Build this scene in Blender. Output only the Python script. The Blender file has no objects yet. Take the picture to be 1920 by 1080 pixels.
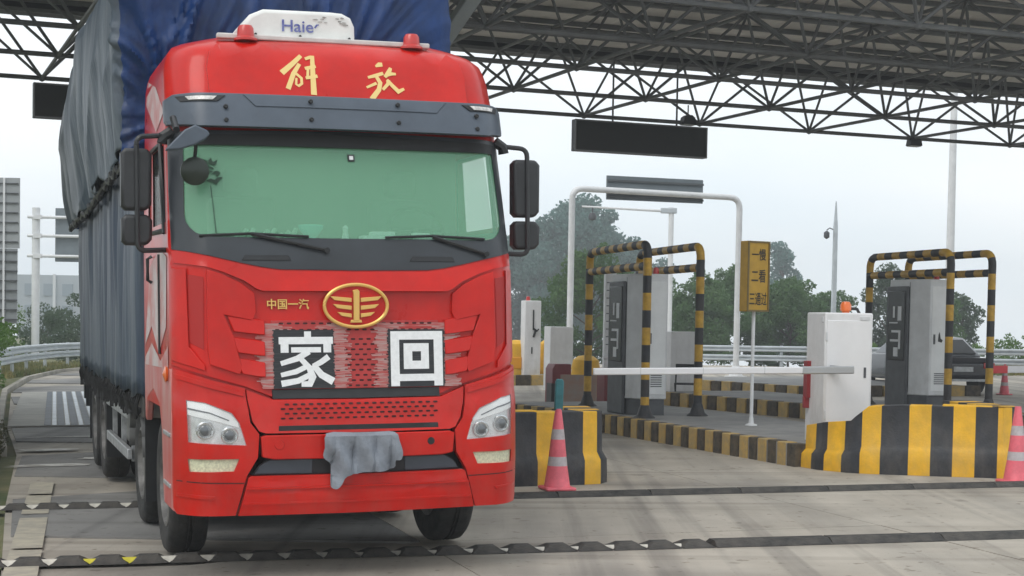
import bpy, bmesh, math, random
from mathutils import Vector, Matrix, noise
random.seed(7)
R = math.radians
SC = bpy.context.scene
COL = SC.collection

# ------------------------------------------------------------------ camera
F_PX, CAM_H, ROLL, PITCH, HORIZON = 3000.0, 1.82, 0.018, R(2.0), 597.0
cd = bpy.data.cameras.new('camera'); cam = bpy.data.objects.new('camera', cd); COL.objects.link(cam)
_f = Vector((0, math.cos(PITCH), -math.sin(PITCH))); _u0 = Vector((0, math.sin(PITCH), math.cos(PITCH))); _r0 = Vector((1, 0, 0))
_r = _r0*math.cos(ROLL) + _u0*math.sin(ROLL); _u = -_r0*math.sin(ROLL) + _u0*math.cos(ROLL)
mw = Matrix((_r, _u, -_f)).transposed().to_4x4(); mw.translation = (0, 0, CAM_H)
cam.matrix_world = mw
cd.sensor_width = 36; cd.lens = 36*F_PX/1920; cd.clip_end = 5000; cd.clip_start = .1
cd.shift_y = (HORIZON + F_PX*math.tan(PITCH) - 540)/1920
SC.camera = cam

# ------------------------------------------------------------------ world, sun, exposure
SUN_EL, SUN_AZ = R(52), math.atan2(-.45, -.6)
w = bpy.data.worlds.new('World'); SC.world = w; w.use_nodes = True
nt = w.node_tree; nt.nodes.clear()
N = nt.nodes.new; L = nt.links.new
out = N('ShaderNodeOutputWorld'); bg = N('ShaderNodeBackground'); bg.inputs['Strength'].default_value = .1
sky = N('ShaderNodeTexSky'); sky.sky_type = 'NISHITA'; sky.sun_disc = False; sky.sun_elevation = SUN_EL; sky.sun_rotation = SUN_AZ
sky.air_density = 1.5; sky.dust_density = 4; sky.ozone_density = 1
tc = N('ShaderNodeTexCoord'); mp = N('ShaderNodeMapping'); mp.inputs['Scale'].default_value = (1, 1, 3.2)
nz = N('ShaderNodeTexNoise'); nz.inputs['Scale'].default_value = 2.2; nz.inputs['Detail'].default_value = 5
rp = N('ShaderNodeValToRGB'); rp.color_ramp.elements[0].position = .36; rp.color_ramp.elements[1].position = .64
rp.color_ramp.elements[0].color = (9.3, 10.3, 11.0, 1); rp.color_ramp.elements[1].color = (11.2, 11.5, 11.7, 1)
mx = N('ShaderNodeMix'); mx.data_type = 'RGBA'; mx.inputs['Factor'].default_value = .92
L(tc.outputs['Generated'], mp.inputs[0]); L(mp.outputs[0], nz.inputs['Vector']); L(nz.outputs['Fac'], rp.inputs[0])
L(sky.outputs[0], mx.inputs[6]); L(rp.outputs[0], mx.inputs[7]); L(mx.outputs[2], bg.inputs[0]); L(bg.outputs[0], out.inputs[0])
sl = bpy.data.lights.new('sun', 'SUN'); sl.energy = 1.0; sl.angle = R(32); sl.color = (1, .97, .92)
so = bpy.data.objects.new('sun', sl); COL.objects.link(so)
sdir = Vector((math.sin(SUN_AZ)*math.cos(SUN_EL), math.cos(SUN_AZ)*math.cos(SUN_EL), math.sin(SUN_EL)))
so.rotation_euler = sdir.to_track_quat('Z', 'Y').to_euler(); so.location = (0, 0, 60)
SC.view_settings.view_transform = 'Standard'; SC.view_settings.look = 'None'; SC.view_settings.exposure = .15; SC.view_settings.gamma = 1
SC.view_settings.use_curve_mapping = False

# ------------------------------------------------------------------ materials
MATS = {}
def M(name, col, rough=.5, metal=0, var=0., vs=4., col2=None, st=(1, 1, 1), bump=0., bs=30., coat=0., spec=.5, lo=.35, hi=.65, emis=None, rv=0.):
    if name in MATS: return MATS[name]
    m = bpy.data.materials.new(name); m.use_nodes = True; t = m.node_tree; p = t.nodes['Principled BSDF']
    p.inputs['Base Color'].default_value = (*col, 1); p.inputs['Roughness'].default_value = rough; p.inputs['Metallic'].default_value = metal
    p.inputs['Specular IOR Level'].default_value = spec
    if coat: p.inputs['Coat Weight'].default_value = coat; p.inputs['Coat Roughness'].default_value = .08
    if var or col2 or bump:
        c = t.nodes.new('ShaderNodeTexCoord'); mp = t.nodes.new('ShaderNodeMapping'); mp.inputs['Scale'].default_value = st
        t.links.new(c.outputs['Object'], mp.inputs[0])
    if var or col2:
        n = t.nodes.new('ShaderNodeTexNoise'); n.inputs['Scale'].default_value = vs; n.inputs['Detail'].default_value = 6; n.inputs['Roughness'].default_value = .62
        t.links.new(mp.outputs[0], n.inputs['Vector'])
        r = t.nodes.new('ShaderNodeValToRGB'); r.color_ramp.elements[0].position = lo; r.color_ramp.elements[1].position = hi
        a = col if col2 else tuple(x*(1-var) for x in col); b = col2 if col2 else tuple(min(1, x*(1+var)) for x in col)
        r.color_ramp.elements[0].color = (*a, 1); r.color_ramp.elements[1].color = (*b, 1)
        t.links.new(n.outputs['Fac'], r.inputs[0]); t.links.new(r.outputs[0], p.inputs['Base Color'])
        if rv:
            mr = t.nodes.new('ShaderNodeMapRange'); mr.inputs['To Min'].default_value = rough-rv; mr.inputs['To Max'].default_value = rough+rv
            t.links.new(n.outputs['Fac'], mr.inputs[0]); t.links.new(mr.outputs[0], p.inputs['Roughness'])
    if bump:
        n2 = t.nodes.new('ShaderNodeTexNoise'); n2.inputs['Scale'].default_value = bs; n2.inputs['Detail'].default_value = 4
        t.links.new(mp.outputs[0], n2.inputs['Vector']); bn = t.nodes.new('ShaderNodeBump'); bn.inputs['Strength'].default_value = bump; bn.inputs['Distance'].default_value = .02
        t.links.new(n2.outputs['Fac'], bn.inputs['Height']); t.links.new(bn.outputs[0], p.inputs['Normal'])
    if emis: p.inputs['Emission Color'].default_value = (*emis[:3], 1); p.inputs['Emission Strength'].default_value = emis[3]
    MATS[name] = m; return m
def glass(name, col, alpha, rough=.05, spec=.6):
    m = M(name, col, rough, spec=spec); m.node_tree.nodes['Principled BSDF'].inputs['Alpha'].default_value = alpha; return m

RED = M('truck_red_paint', (.55, .009, .004), .30, coat=.24, var=.12, vs=2.5, rv=.08, spec=.22)
def dusty(m, z0=.45, z1=1.7, f0=.22, f1=.05, col=(.22, .17, .14)):
    t = m.node_tree; p = t.nodes['Principled BSDF']; src = p.inputs['Base Color'].links[0].from_socket
    c = t.nodes.new('ShaderNodeTexCoord'); mp = t.nodes.new('ShaderNodeMapping'); mp.inputs['Scale'].default_value = (1, 1, .45); t.links.new(c.outputs['Object'], mp.inputs[0])
    n = t.nodes.new('ShaderNodeTexNoise'); n.inputs['Scale'].default_value = 5; n.inputs['Detail'].default_value = 7; n.inputs['Roughness'].default_value = .7; t.links.new(mp.outputs[0], n.inputs['Vector'])
    a = t.nodes.new('ShaderNodeMapRange'); a.inputs['From Min'].default_value = .42; a.inputs['From Max'].default_value = .75; t.links.new(n.outputs['Fac'], a.inputs[0])
    sx = t.nodes.new('ShaderNodeSeparateXYZ'); t.links.new(c.outputs['Object'], sx.inputs[0])
    b = t.nodes.new('ShaderNodeMapRange'); b.inputs['From Min'].default_value = z0; b.inputs['From Max'].default_value = z1; b.inputs['To Min'].default_value = f0; b.inputs['To Max'].default_value = f1; t.links.new(sx.outputs['Z'], b.inputs[0])
    ml = t.nodes.new('ShaderNodeMath'); ml.operation = 'MULTIPLY'; t.links.new(a.outputs[0], ml.inputs[0]); t.links.new(b.outputs[0], ml.inputs[1])
    mx = t.nodes.new('ShaderNodeMix'); mx.data_type = 'RGBA'; mx.inputs[7].default_value = (*col, 1); t.links.new(ml.outputs[0], mx.inputs[0]); t.links.new(src, mx.inputs[6]); t.links.new(mx.outputs[2], p.inputs['Base Color'])
dusty(RED)
DRED = M('grille_red_plastic', (.33, .012, .012), .5)
BLK = M('black_plastic', (.012, .013, .015), .45, var=.3, vs=8)
DGREY = M('dark_grey_plastic', (.045, .055, .072), .42, var=.15, vs=5)
VIS = M('visor_grey_plastic', (.075, .095, .125), .38, var=.12, vs=3)
CHAS = M('chassis_grime', (.018, .018, .019), .8, var=.5, vs=6, bump=.3)
RUB = M('tyre_rubber', (.016, .016, .017), .85, col2=(.045, .043, .04), vs=7, bump=.3)
STEEL = M('worn_steel', (.42, .43, .44), .45, metal=.6, var=.25, vs=9)
RIMM = M('dusty_wheel_steel', (.16, .155, .15), .6, metal=.3, var=.4, vs=10)
GOLD = M('gold_badge', (.80, .50, .15), .38, metal=.55)
GOLDP = M('gold_lettering', (.80, .58, .22), .5)
WHT = M('white_decal', (.82, .83, .84), .45, var=.06, vs=30)
BLKD = M('black_decal', (.016, .018, .022), .5, col2=(.06, .062, .066), vs=22, st=(.4, 1, 6), lo=.5, hi=.75)
GRYD = M('scratched_decal', (.44, .06, .055), .5, col2=(.42, .27, .255), vs=16, st=(.5, 1, 7), lo=.4, hi=.6)
CHR = M('lamp_reflector', (.80, .82, .84), .25, metal=.65, var=.15, vs=25)
LED = M('lamp_white_strip', (.92, .93, .93), .2, coat=.8)
FOG = M('fog_lamp_lens', (.62, .62, .44), .3, var=.2, vs=60, coat=.5)
WS = glass('green_windscreen', (.25, .56, .36), .37, .06, .6)
SIDEG = glass('side_window_glass', (.10, .13, .12), .22, .05, .6)
CLR = glass('clear_lamp_cover', (.8, .82, .84), .12, .05, .7)
ACW = M('aircon_white', (.78, .78, .76), .5, var=.06, vs=6)
BLUEP = M('faded_blue_print', (.07, .09, .34), .5, col2=(.22, .24, .48), vs=60)
SCUFF = M('scuffed_patch', (.55, .54, .52), .7, col2=(.25, .24, .23), vs=30)
REDL = M('red_lamp_plastic', (.55, .03, .025), .3, coat=.4)
MIR = M('mirror_black', (.022, .023, .026), .4, var=.2, vs=6)
GREYC = M('grey_cloth', (.215, .235, .27), .95, var=.22, vs=6, bump=.3, bs=90)
CONC = M('concrete', (.33, .305, .265), .85, var=.28, vs=1.2, bump=.25, bs=60)
YEL = M('yellow_paint', (.78, .43, .015), .6, var=.12, vs=5, bump=.15, bs=40)
BLKP = M('black_paint', (.022, .024, .03), .6, var=.3, vs=6, bump=.15, bs=40)
YELW = M('worn_yellow_paint', (.52, .34, .10), .75, col2=(.36, .27, .13), vs=9, bump=.3)
BLKW = M('worn_black_paint', (.035, .03, .025), .8, col2=(.11, .085, .055), vs=9, bump=.3)
YELF = M('dull_yellow_tube_paint', (.50, .29, .03), .5, var=.2, vs=8)
WPAINT = M('white_steel_paint', (.70, .71, .72), .45, var=.07, vs=4)
CABW = M('cabinet_white', (.78, .78, .79), .45, col2=(.70, .70, .71), vs=3)
CABG = M('cabinet_grey', (.66, .675, .69), .45, var=.08, vs=3)
CABD = M('cabinet_dark', (.075, .08, .088), .5, var=.2, vs=5)
SCRN = M('kiosk_panel_black', (.014, .015, .018), .25)
GALV = M('galvanised_steel', (.50, .54, .57), .42, metal=.35, var=.12, vs=3)
TRUSS = M('truss_dark_paint', (.12, .128, .135), .5, var=.2, vs=3)
TRUSSL = M('strut_grey_paint', (.24, .265, .27), .5, var=.12, vs=2)
ROOFM = M('roof_sheet_grey', (.70, .67, .63), .6, var=.12, vs=1.5)
FASC = M('roof_fascia_dark', (.018, .020, .026), .55)
LEDB = M('led_board_black', (.010, .011, .014), .5, var=.2, vs=30)
BACKP = M('sign_back_grey', (.16, .19, .21), .55, var=.1, vs=2)
ORG = M('orange_beacon', (.80, .16, .02), .3, coat=.5)
CONE = M('cone_pink_red', (.80, .15, .19), .5, var=.12, vs=8)
CONEW = M('cone_reflective_band', (.50, .45, .46), .5, var=.12, vs=20)
TEAL = M('teal_paint', (.03, .16, .18), .5, var=.2, vs=10)
MAROON = M('maroon_panel', (.17, .018, .025), .5, var=.15, vs=4)
RUST = M('rusty_plate', (.27, .23, .20), .6, col2=(.30, .18, .14), vs=5)
BARK = M('bark', (.09, .07, .055), .9, var=.3, vs=8, bump=.5)
GRASSM = M('grass_blades', (.10, .15, .035), .8, col2=(.33, .27, .11), vs=1.2)
SIGNY = M('sign_yellow', (.46, .27, .025), .5, var=.1, vs=8)
INK = M('sign_black_ink', (.03, .022, .012), .6)
dusty(YEL, 0, .8, .42, .16, (.24, .20, .15)); dusty(BLKP, 0, .8, .55, .2, (.16, .14, .12)); dusty(CABW, 0, 1.6, .5, .12, (.36, .33, .29)); dusty(CABG, 0, 1.8, .45, .12, (.26, .25, .23))


def leafmat(name, a, b):
    m = M(name, a, .65, col2=b, vs=.9, spec=.25); t = m.node_tree; p = t.nodes['Principled BSDF']; o = t.nodes['Material Output']
    tr = t.nodes.new('ShaderNodeBsdfTranslucent'); mx = t.nodes.new('ShaderNodeMixShader'); mx.inputs[0].default_value = .42
    t.links.new(p.inputs['Base Color'].links[0].from_socket, tr.inputs[0]); t.links.new(p.outputs[0], mx.inputs[1]); t.links.new(tr.outputs[0], mx.inputs[2]); t.links.new(mx.outputs[0], o.inputs['Surface'])
    return m
LEAF_HAZE = leafmat('foliage_haze_tint', (.06, .15, .13), (.105, .21, .185))  # blue cast of distant haze put into the leaf colour
LEAF_MID = leafmat('foliage_mid_green', (.065, .14, .045), (.115, .20, .07))
LEAF_BRT = leafmat('foliage_bright_green', (.08, .17, .03), (.15, .25, .06))
LEAF_DRK = leafmat('foliage_dark_green', (.045, .085, .045), (.09, .135, .075))

# ------------------------------------------------------------------ helpers
GS = .012
HAZE = .0020
def gz(x): return GS*x
def G(x, y, h=0.): return Vector((x, y, gz(x)+h))
def link(o, parent=None):
    COL.objects.link(o)
    if parent: o.parent = parent
    return o
def mk(name, bm, mats, parent=None, ang=35, bevel=0, seg=2, solid=0, kind=None):
    bmesh.ops.recalc_face_normals(bm, faces=bm.faces)
    me = bpy.data.meshes.new(name); bm.to_mesh(me); bm.free()
    return mkme(name, me, mats, parent, ang, bevel, seg, solid, kind)
def mkme(name, me, mats, parent=None, ang=35, bevel=0, seg=2, solid=0, kind=None):
    for m in (mats if isinstance(mats, (list, tuple)) else [mats]): me.materials.append(m)
    if ang:
        me.polygons.foreach_set('use_smooth', [True]*len(me.polygons)); me.set_sharp_from_angle(angle=R(ang))
    o = link(bpy.data.objects.new(name, me), parent)
    if solid:
        s = o.modifiers.new('s', 'SOLIDIFY'); s.thickness = solid; s.offset = 0
    if bevel:
        b = o.modifiers.new('b', 'BEVEL'); b.width = bevel; b.segments = seg; b.limit_method = 'ANGLE'; b.angle_limit = R(45)
    if kind: o['kind'] = kind
    return o
def tag(o, label, cat, group=None):
    o['label'] = label; o['category'] = cat
    if group: o['group'] = group
    return o
def thing(name, label, cat, loc=(0, 0, 0), rz=0, group=None, mat=None):
    o = bpy.data.objects.new(name, None); COL.objects.link(o); o.empty_display_size = .2
    if mat: o.matrix_world = mat
    else: o.location = loc; o.rotation_euler = (0, 0, rz)
    return tag(o, label, cat, group)
def copy_tree(o, parent=None):
    c = o.copy(); COL.objects.link(c); c.parent = parent
    for ch in list(o.children): copy_tree(ch, c)
    return c
def box(bm, x0, x1, y0, y1, z0, z1, mi=0, mtx=None):
    vs = [Vector((x, y, z)) for x in (x0, x1) for y in (y0, y1) for z in (z0, z1)]
    if mtx: vs = [mtx @ v for v in vs]
    v = [bm.verts.new(p) for p in vs]
    for q in ((0, 1, 3, 2), (4, 6, 7, 5), (0, 4, 5, 1), (2, 3, 7, 6), (0, 2, 6, 4), (1, 5, 7, 3)):
        bm.faces.new([v[i] for i in q]).material_index = mi
def prism(bm, pts, a0, a1, axis='y', mi=0):
    def P(p, a): return {'y': (p[0], a, p[1]), 'x': (a, p[0], p[1]), 'z': (p[0], p[1], a)}[axis]
    A = [bm.verts.new(P(p, a0)) for p in pts]; B = [bm.verts.new(P(p, a1)) for p in pts]; n = len(pts)
    bm.faces.new(A).material_index = mi; bm.faces.new(B[::-1]).material_index = mi
    for i in range(n): bm.faces.new((A[i], B[i], B[(i+1) % n], A[(i+1) % n])).material_index = mi
def tube(bm, pts, r, n=8, mi=0, cap=True, radii=None, mif=None):
    pts = [Vector(p) for p in pts]; rings = []
    up = Vector((.13, .21, 1)).normalized()
    for i, p in enumerate(pts):
        d = (pts[min(i+1, len(pts)-1)] - pts[max(i-1, 0)]).normalized()
        a = d.cross(up)
        if a.length < .05: a = d.cross(Vector((1, 0, .1)))
        a.normalize(); b = d.cross(a)
        rr = radii[i] if radii else r
        rings.append([bm.verts.new(p + (a*math.cos(2*math.pi*k/n) + b*math.sin(2*math.pi*k/n))*rr) for k in range(n)])
    for i in range(len(rings)-1):
        for k in range(n):
            f = bm.faces.new((rings[i][k], rings[i][(k+1) % n], rings[i+1][(k+1) % n], rings[i+1][k])); f.material_index = mif(i) if mif else mi
    if cap:
        bm.faces.new(rings[0]).material_index = mi; bm.faces.new(rings[-1][::-1]).material_index = mif(len(rings)-2) if mif else mi
def lathe(bm, prof, axis='z', n=24, c=(0, 0, 0), mif=None, closed=False):
    c = Vector(c); rings = []
    for r, h in prof:
        ring = []
        for k in range(n):
            a = 2*math.pi*k/n; x, y = r*math.cos(a), r*math.sin(a)
            ring.append(bm.verts.new(c + Vector({'z': (x, y, h), 'x': (h, x, y), 'y': (x, h, y)}[axis])))
        rings.append(ring)
    m = len(rings)
    for i in range(m if closed else m-1):
        A, B = rings[i], rings[(i+1) % m]
        for k in range(n):
            bm.faces.new((A[k], A[(k+1) % n], B[(k+1) % n], B[k])).material_index = mif(i) if mif else 0
    if not closed:
        bm.faces.new(rings[0]); bm.faces.new(rings[-1])
def rounded(pts, r=.1, n=5):
    """polyline with its inner corners rounded"""
    pts = [Vector(p) for p in pts]; o = [pts[0]]
    for i in range(1, len(pts)-1):
        a, b, c = pts[i-1], pts[i], pts[i+1]; d1 = (a-b).normalized(); d2 = (c-b).normalized()
        p1, p2 = b+d1*r, b+d2*r
        for k in range(n+1):
            t = k/n; o.append(p1*(1-t)**2 + b*2*t*(1-t) + p2*t*t)
    o.append(pts[-1]); return o
def text_mesh(body, offset=0., extrude=0.):
    cu = bpy.data.curves.new('t', 'FONT'); cu.body = body; cu.size = 1; cu.offset = offset; cu.extrude = extrude; cu.resolution_u = 3
    o = bpy.data.objects.new('t', cu); COL.objects.link(o)
    dg = bpy.context.evaluated_depsgraph_get(); dg.update()
    me = bpy.data.meshes.new_from_object(o.evaluated_get(dg)); bpy.data.objects.remove(o); bpy.data.curves.remove(cu)
    xs = [v.co.x for v in me.vertices]; ys = [v.co.y for v in me.vertices]
    x0, x1, y0, y1 = min(xs), max(xs), min(ys), max(ys)
    for v in me.vertices: v.co = ((v.co.x-x0)/(x1-x0), (v.co.y-y0)/(y1-y0), v.co.z)
    return me
def brush(bm, pts, ws, fn):
    """flat brush stroke: pts (x,z), widths; fn maps (x,z)->Vector"""
    n = len(pts); Lv, Rv = [], []
    for i in range(n):
        a = Vector(pts[max(i-1, 0)]); b = Vector(pts[min(i+1, n-1)]); d = (b-a).normalized(); q = Vector((-d.y, d.x))
        e = Vector(pts[i])
        if i == 0: e = e - d*ws[i]*.25
        if i == n-1: e = e + d*ws[i]*.25
        Lv.append(bm.verts.new(fn(*(e+q*ws[i]/2)))); Rv.append(bm.verts.new(fn(*(e-q*ws[i]/2))))
    for i in range(n-1): bm.faces.new((Lv[i], Lv[i+1], Rv[i+1], Rv[i]))

# ------------------------------------------------------------------ ground and road
LANE = R(17.0)
LU = Vector((math.cos(LANE), math.sin(LANE), 0)); LV = Vector((-math.sin(LANE), math.cos(LANE), 0))
def smooth(a, b, x):
    t = max(0, min(1, (x-a)/(b-a))); return t*t*(3-2*t)
def terrain():
    bm = bmesh.new(); xs = [-300, -200, -120, -80, -55, -40, -30, -24] + [-20+2.5*i for i in range(17)] + [24, 30, 40, 55, 80, 120, 200, 300]
    ys = [-150, -80, -40, -15, 0, 10] + [14+3*i for i in range(19)] + [74, 80, 90, 105, 130, 170, 240, 330]
    def h(x, y):
        z = gz(max(-60, min(60, x))) - .06
        drop = smooth(58, 150, y)*3.6 + smooth(185, 330, y)*32
        if x < -8: drop *= 1-.9*smooth(-8, -30, x)
        return z - drop
    g = [[bm.verts.new((x, y, h(x, y))) for x in xs] for y in ys]
    for j in range(len(ys)-1):
        for i in range(len(xs)-1): bm.faces.new((g[j][i], g[j][i+1], g[j+1][i+1], g[j+1][i]))
    o = mk('ground', bm, M('grass_ground', (.07, .10, .035), .95, col2=(.20, .18, .09), vs=.5, bump=.5, bs=8), ang=60); o['kind'] = 'structure'
terrain()

def slabmat(name='road_concrete', ca=(.37, .33, .275), cb=(.48, .435, .37)):
    m = M(name, ca, .82, col2=cb, vs=.7, bump=.22, bs=55)
    t = m.node_tree; p = t.nodes['Principled BSDF']; src = p.inputs['Base Color'].links[0].from_socket
    geo = t.nodes.new('ShaderNodeNewGeometry')
    # traffic film: darker long streaks along the driving direction, oil spots
    def stain(rot, sc, nscale, lo, hi, colr, prev):
        mp = t.nodes.new('ShaderNodeMapping'); mp.inputs['Rotation'].default_value = (0, 0, -rot); mp.inputs['Scale'].default_value = sc
        t.links.new(geo.outputs['Position'], mp.inputs[0])
        n = t.nodes.new('ShaderNodeTexNoise'); n.inputs['Scale'].default_value = nscale; n.inputs['Detail'].default_value = 5
        t.links.new(mp.outputs[0], n.inputs['Vector'])
        r = t.nodes.new('ShaderNodeValToRGB'); r.color_ramp.elements[0].position = lo; r.color_ramp.elements[1].position = hi
        t.links.new(n.outputs['Fac'], r.inputs[0])
        mx = t.nodes.new('ShaderNodeMix'); mx.data_type = 'RGBA'; mx.blend_type = 'MULTIPLY'; mx.inputs[7].default_value = (*colr, 1)
        t.links.new(r.outputs[0], mx.inputs[0]); t.links.new(prev, mx.inputs[6]); return mx.outputs[2]
    s = stain(LANE, (1.1, .09, 1), 1.0, .45, .7, (.60, .61, .63), src)
    s = stain(R(10), (.12, .5, 1), 1.0, .52, .68, (.70, .70, .71), s)
    s = stain(0, (1, 1, 1), 1.7, .66, .74, (.55, .54, .53), s)
    s = stain(0, (1, 1, 1), 9, .64, .70, (.60, .58, .55), s)
    s = stain(0, (1, 1, 1), 38, .70, .74, (.55, .5, .45), s)
    s = stain(LANE+.03, (2.6, .05, 1), 1.0, .54, .66, (.66, .66, .67), s)
    s = stain(R(8), (.07, 1.6, 1), 1.0, .56, .66, (.74, .73, .72), s)
    t.links.new(s, p.inputs['Base Color']); return m
ROADM = slabmat(); ROADM2 = slabmat('worn_lane_concrete', (.19, .187, .18), (.27, .262, .25))
rb = bmesh.new()
outline = [(-4.6, -20), (-3.2, 10), (-4.9, 15.5), (-6.5, 21), (-8.2, 26), (-11.9, 38), (-13.8, 46), (-14.6, 52), (-14.2, 58), (-10, 64), (2, 66), (20, 60), (34, 54), (34, -20)]
rb.faces.new([rb.verts.new(G(x, y, -.02)) for x, y in outline])
road = mk('road', rb, ROADM, ang=0); road['kind'] = 'structure'
# concrete slabs as pieces of the road
def inside(p, poly):
    c = False
    for i in range(len(poly)):
        (x1, y1), (x2, y2) = poly[i], poly[i-1]
        if (y1 > p[1]) != (y2 > p[1]) and p[0] < (x2-x1)*(p[1]-y1)/(y2-y1)+x1: c = not c
    return c
SA, SB = 4.2, 5.2
gap = .012
for i in range(-7, 10):
    for j in range(-4, 13):
        a0, b0 = i*SA - 1.1, j*SB + 2.2
        bm = bmesh.new()
        q = [LU*a0+LV*b0, LU*(a0+SA)+LV*b0, LU*(a0+SA)+LV*(b0+SB), LU*a0+LV*(b0+SB)]
        c = sum(q, Vector())/4
        if not inside(c, outline) or c.y < -3: bm.free(); continue
        # clip to the outline by keeping only slabs whose corners lie inside, else shrink the corner in
        cor = []
        for p in q:
            t = 1.
            while t > .05 and not inside((c.x+(p.x-c.x)*t, c.y+(p.y-c.y)*t), outline): t -= .04
            cor.append(c + (p-c)*t*(1-gap/5))
        dz = random.uniform(-.002, .002)
        top = [bm.verts.new(G(p.x, p.y, dz)) for p in cor]; bot = [bm.verts.new(G(p.x, p.y, -.018)) for p in cor]
        bm.faces.new(top)
        for k in range(4): bm.faces.new((top[k], bot[k], bot[(k+1) % 4], top[(k+1) % 4]))
        mk('concrete_slab', bm, ROADM2 if i <= 0 and c.y > 13 else ROADM, road, ang=0)

# faded edge line, repair patches and weighing plates: thin sheets with their own place on the road
def sheet(name, quad, mat, lift, parent=road):
    bm = bmesh.new(); bm.faces.new([bm.verts.new(G(x, y, lift)) for x, y in quad]); return mk(name, bm, mat, parent, ang=0)
LINEM = M('worn_white_line', (.48, .44, .34), .8, col2=(.34, .31, .26), vs=7, st=(1, 1, 1))
SCRAP = M('scraped_white', (.62, .61, .58), .8, col2=(.36, .34, .31), vs=3, lo=.42, hi=.55)
def on_lane(a, b): p = LU*a + LV*b; return (p.x, p.y)
# the line runs from (-3.33,11.3) to (-5.1,17.4)
la, lb = Vector((-3.22, 10.4)), Vector((-5.1, 17.4)); ldir = (lb-la).normalized(); lper = Vector((ldir.y, -ldir.x))
for s0, s1 in ((.0, 1.15), (1.32, 2.0), (2.1, 4.05), (4.35, 5.9), (6.05, 7.25)):
    A, B = la+ldir*s0, la+ldir*s1
    sheet('edge_line_dash', [A-lper*.12, A+lper*.12, B+lper*.12, B-lper*.12], LINEM, .006)
for (x, y), ww, dd, m in (((-5.55, 19.4), 1.5, .30, SCRAP), ((-6.3, 21.6), .9, .32, SCRAP), ((-5.3, 20.4), .5, .2, SCRAP), ((-6.2, 24.1), 2.2, .12, SCRAP)):
    pts = []
    for k in range(18):
        a = 2*math.pi*k/18; rr = random.uniform(.55, 1.0); pts.append((x+ww/2*rr*math.cos(a)*LU.x, y+ww/2*rr*math.cos(a)*LU.y+dd*rr*math.sin(a)))
    sheet('scrape_mark', pts, m, .0065)
# weighing platform with steel plates
wp = Vector((-8.1, 26.2)); wd = Vector((-.275, .961)).normalized(); wx = Vector((wd.y, -wd.x))
plat = sheet('weighing_platform', [wp-wx*.15, wp+wx*1.65, wp+wx*1.65+wd*12.3, wp-wx*.15+wd*12.3], M('weigh_concrete', (.33, .32, .29), .8, var=.15, vs=2), .006)
for k in range(5):
    x0 = .42+k*.215
    sheet('steel_plate', [wp+wx*x0+wd*.05, wp+wx*(x0+.115)+wd*.05, wp+wx*(x0+.115)+wd*12.2, wp+wx*x0+wd*12.2], M('weigh_plate_steel', (.060, .075, .095), .6, var=.3, vs=3), .011, plat)
    sheet('steel_rail', [wp+wx*(x0+.13)+wd*.05, wp+wx*(x0+.20)+wd*.05, wp+wx*(x0+.20)+wd*12.2, wp+wx*(x0+.13)+wd*12.2], M('weigh_rail_zinc', (.56, .60, .64), .5, metal=.2, var=.15, vs=3), .012, plat)
sheet('joint_strip', [wp-wx*.3-wd*.25, wp+wx*3.4-wd*.25, wp+wx*3.4-wd*.1, wp-wx*.3-wd*.1], BLKW, .0062)

# ------------------------------------------------------------------ rubber speed bumps
def speed_bump(p0, p1, hump_from, hump_to, label, pitch=.285, wid=.30, hgt=.045, yellow=()):
    p0, p1 = Vector(p0), Vector(p1); d = (p1-p0).normalized(); ang = math.atan2(d.y, d.x); Ln = (p1-p0).length
    root = thing('speed_bump', label, 'speed bump', G(p0.x, p0.y, 0), ang, 'rubber speed bumps across the lane')
    root.rotation_euler = (0, -math.atan(GS*d.x), ang)
    RB = M('bump_rubber', (.030, .029, .028), .85, col2=(.075, .068, .06), vs=8, bump=.4)
    def hump(l, t):
        bm = bmesh.new(); b = [(0, -wid/2, 0), (l, -wid/2, 0), (l, wid/2, 0), (0, wid/2, 0)]; tp = [(t, -wid*.2, hgt), (l-t, -wid*.2, hgt), (l-t, wid*.2, hgt), (t, wid*.2, hgt)]
        A = [bm.verts.new(p) for p in b]; B = [bm.verts.new(p) for p in tp]; bm.faces.new(B)
        for k in range(4): bm.faces.new((A[k], A[(k+1) % 4], B[(k+1) % 4], B[k]))
        me = bpy.data.meshes.new('rubber_segment'); bmesh.ops.recalc_face_normals(bm, faces=bm.faces); bm.to_mesh(me); bm.free(); me.materials.append(RB); return me
    hm, lm = hump(pitch*.97, .07), hump(1.0, .01)
    tb = bmesh.new(); tri = [tb.verts.new(p) for p in ((-.07, -wid*.05, .030), (.07, -wid*.05, .030), (0, -wid*.5, .006))]; tb.faces.new(tri)
    tm = bpy.data.meshes.new('marker_wedge'); tb.to_mesh(tm); tb.free()
    wm = M('bump_marker_white', (.60, .57, .50), .7, var=.2, vs=12); ym = M('bump_marker_yellow', (.62, .55, .05), .7, var=.15, vs=12)
    s, k = 0., 0
    while s < Ln:
        if hump_from <= s < hump_to:
            o = link(bpy.data.objects.new('rubber_segment', hm), root); o.location = (s, 0, .003)
            m2 = tm.copy(); m2.materials.append(ym if k in yellow else wm)
            t = link(bpy.data.objects.new('marker_wedge', m2), root); t.location = (s, 0, .004); t.scale = (.85+.3*random.random(),)*3
            if s > 3: t.scale = (.6+.2*random.random(),)*3
            s += pitch; k += 1
        else:
            o = link(bpy.data.objects.new('rubber_segment', lm), root); o.location = (s, 0, .003); s += 1.0
    return root
speed_bump((-4.2, 11.5), (7.6, 14.25), 0, 5.75, 'black rubber speed bump with white and yellow triangles just before the truck', yellow=(4, 5))
speed_bump((-5.6, 14.75), (8.4, 18.4), 0, 4.2, 'black rubber speed bump passing under the truck cab beside the traffic cones', wid=.26)

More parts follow.
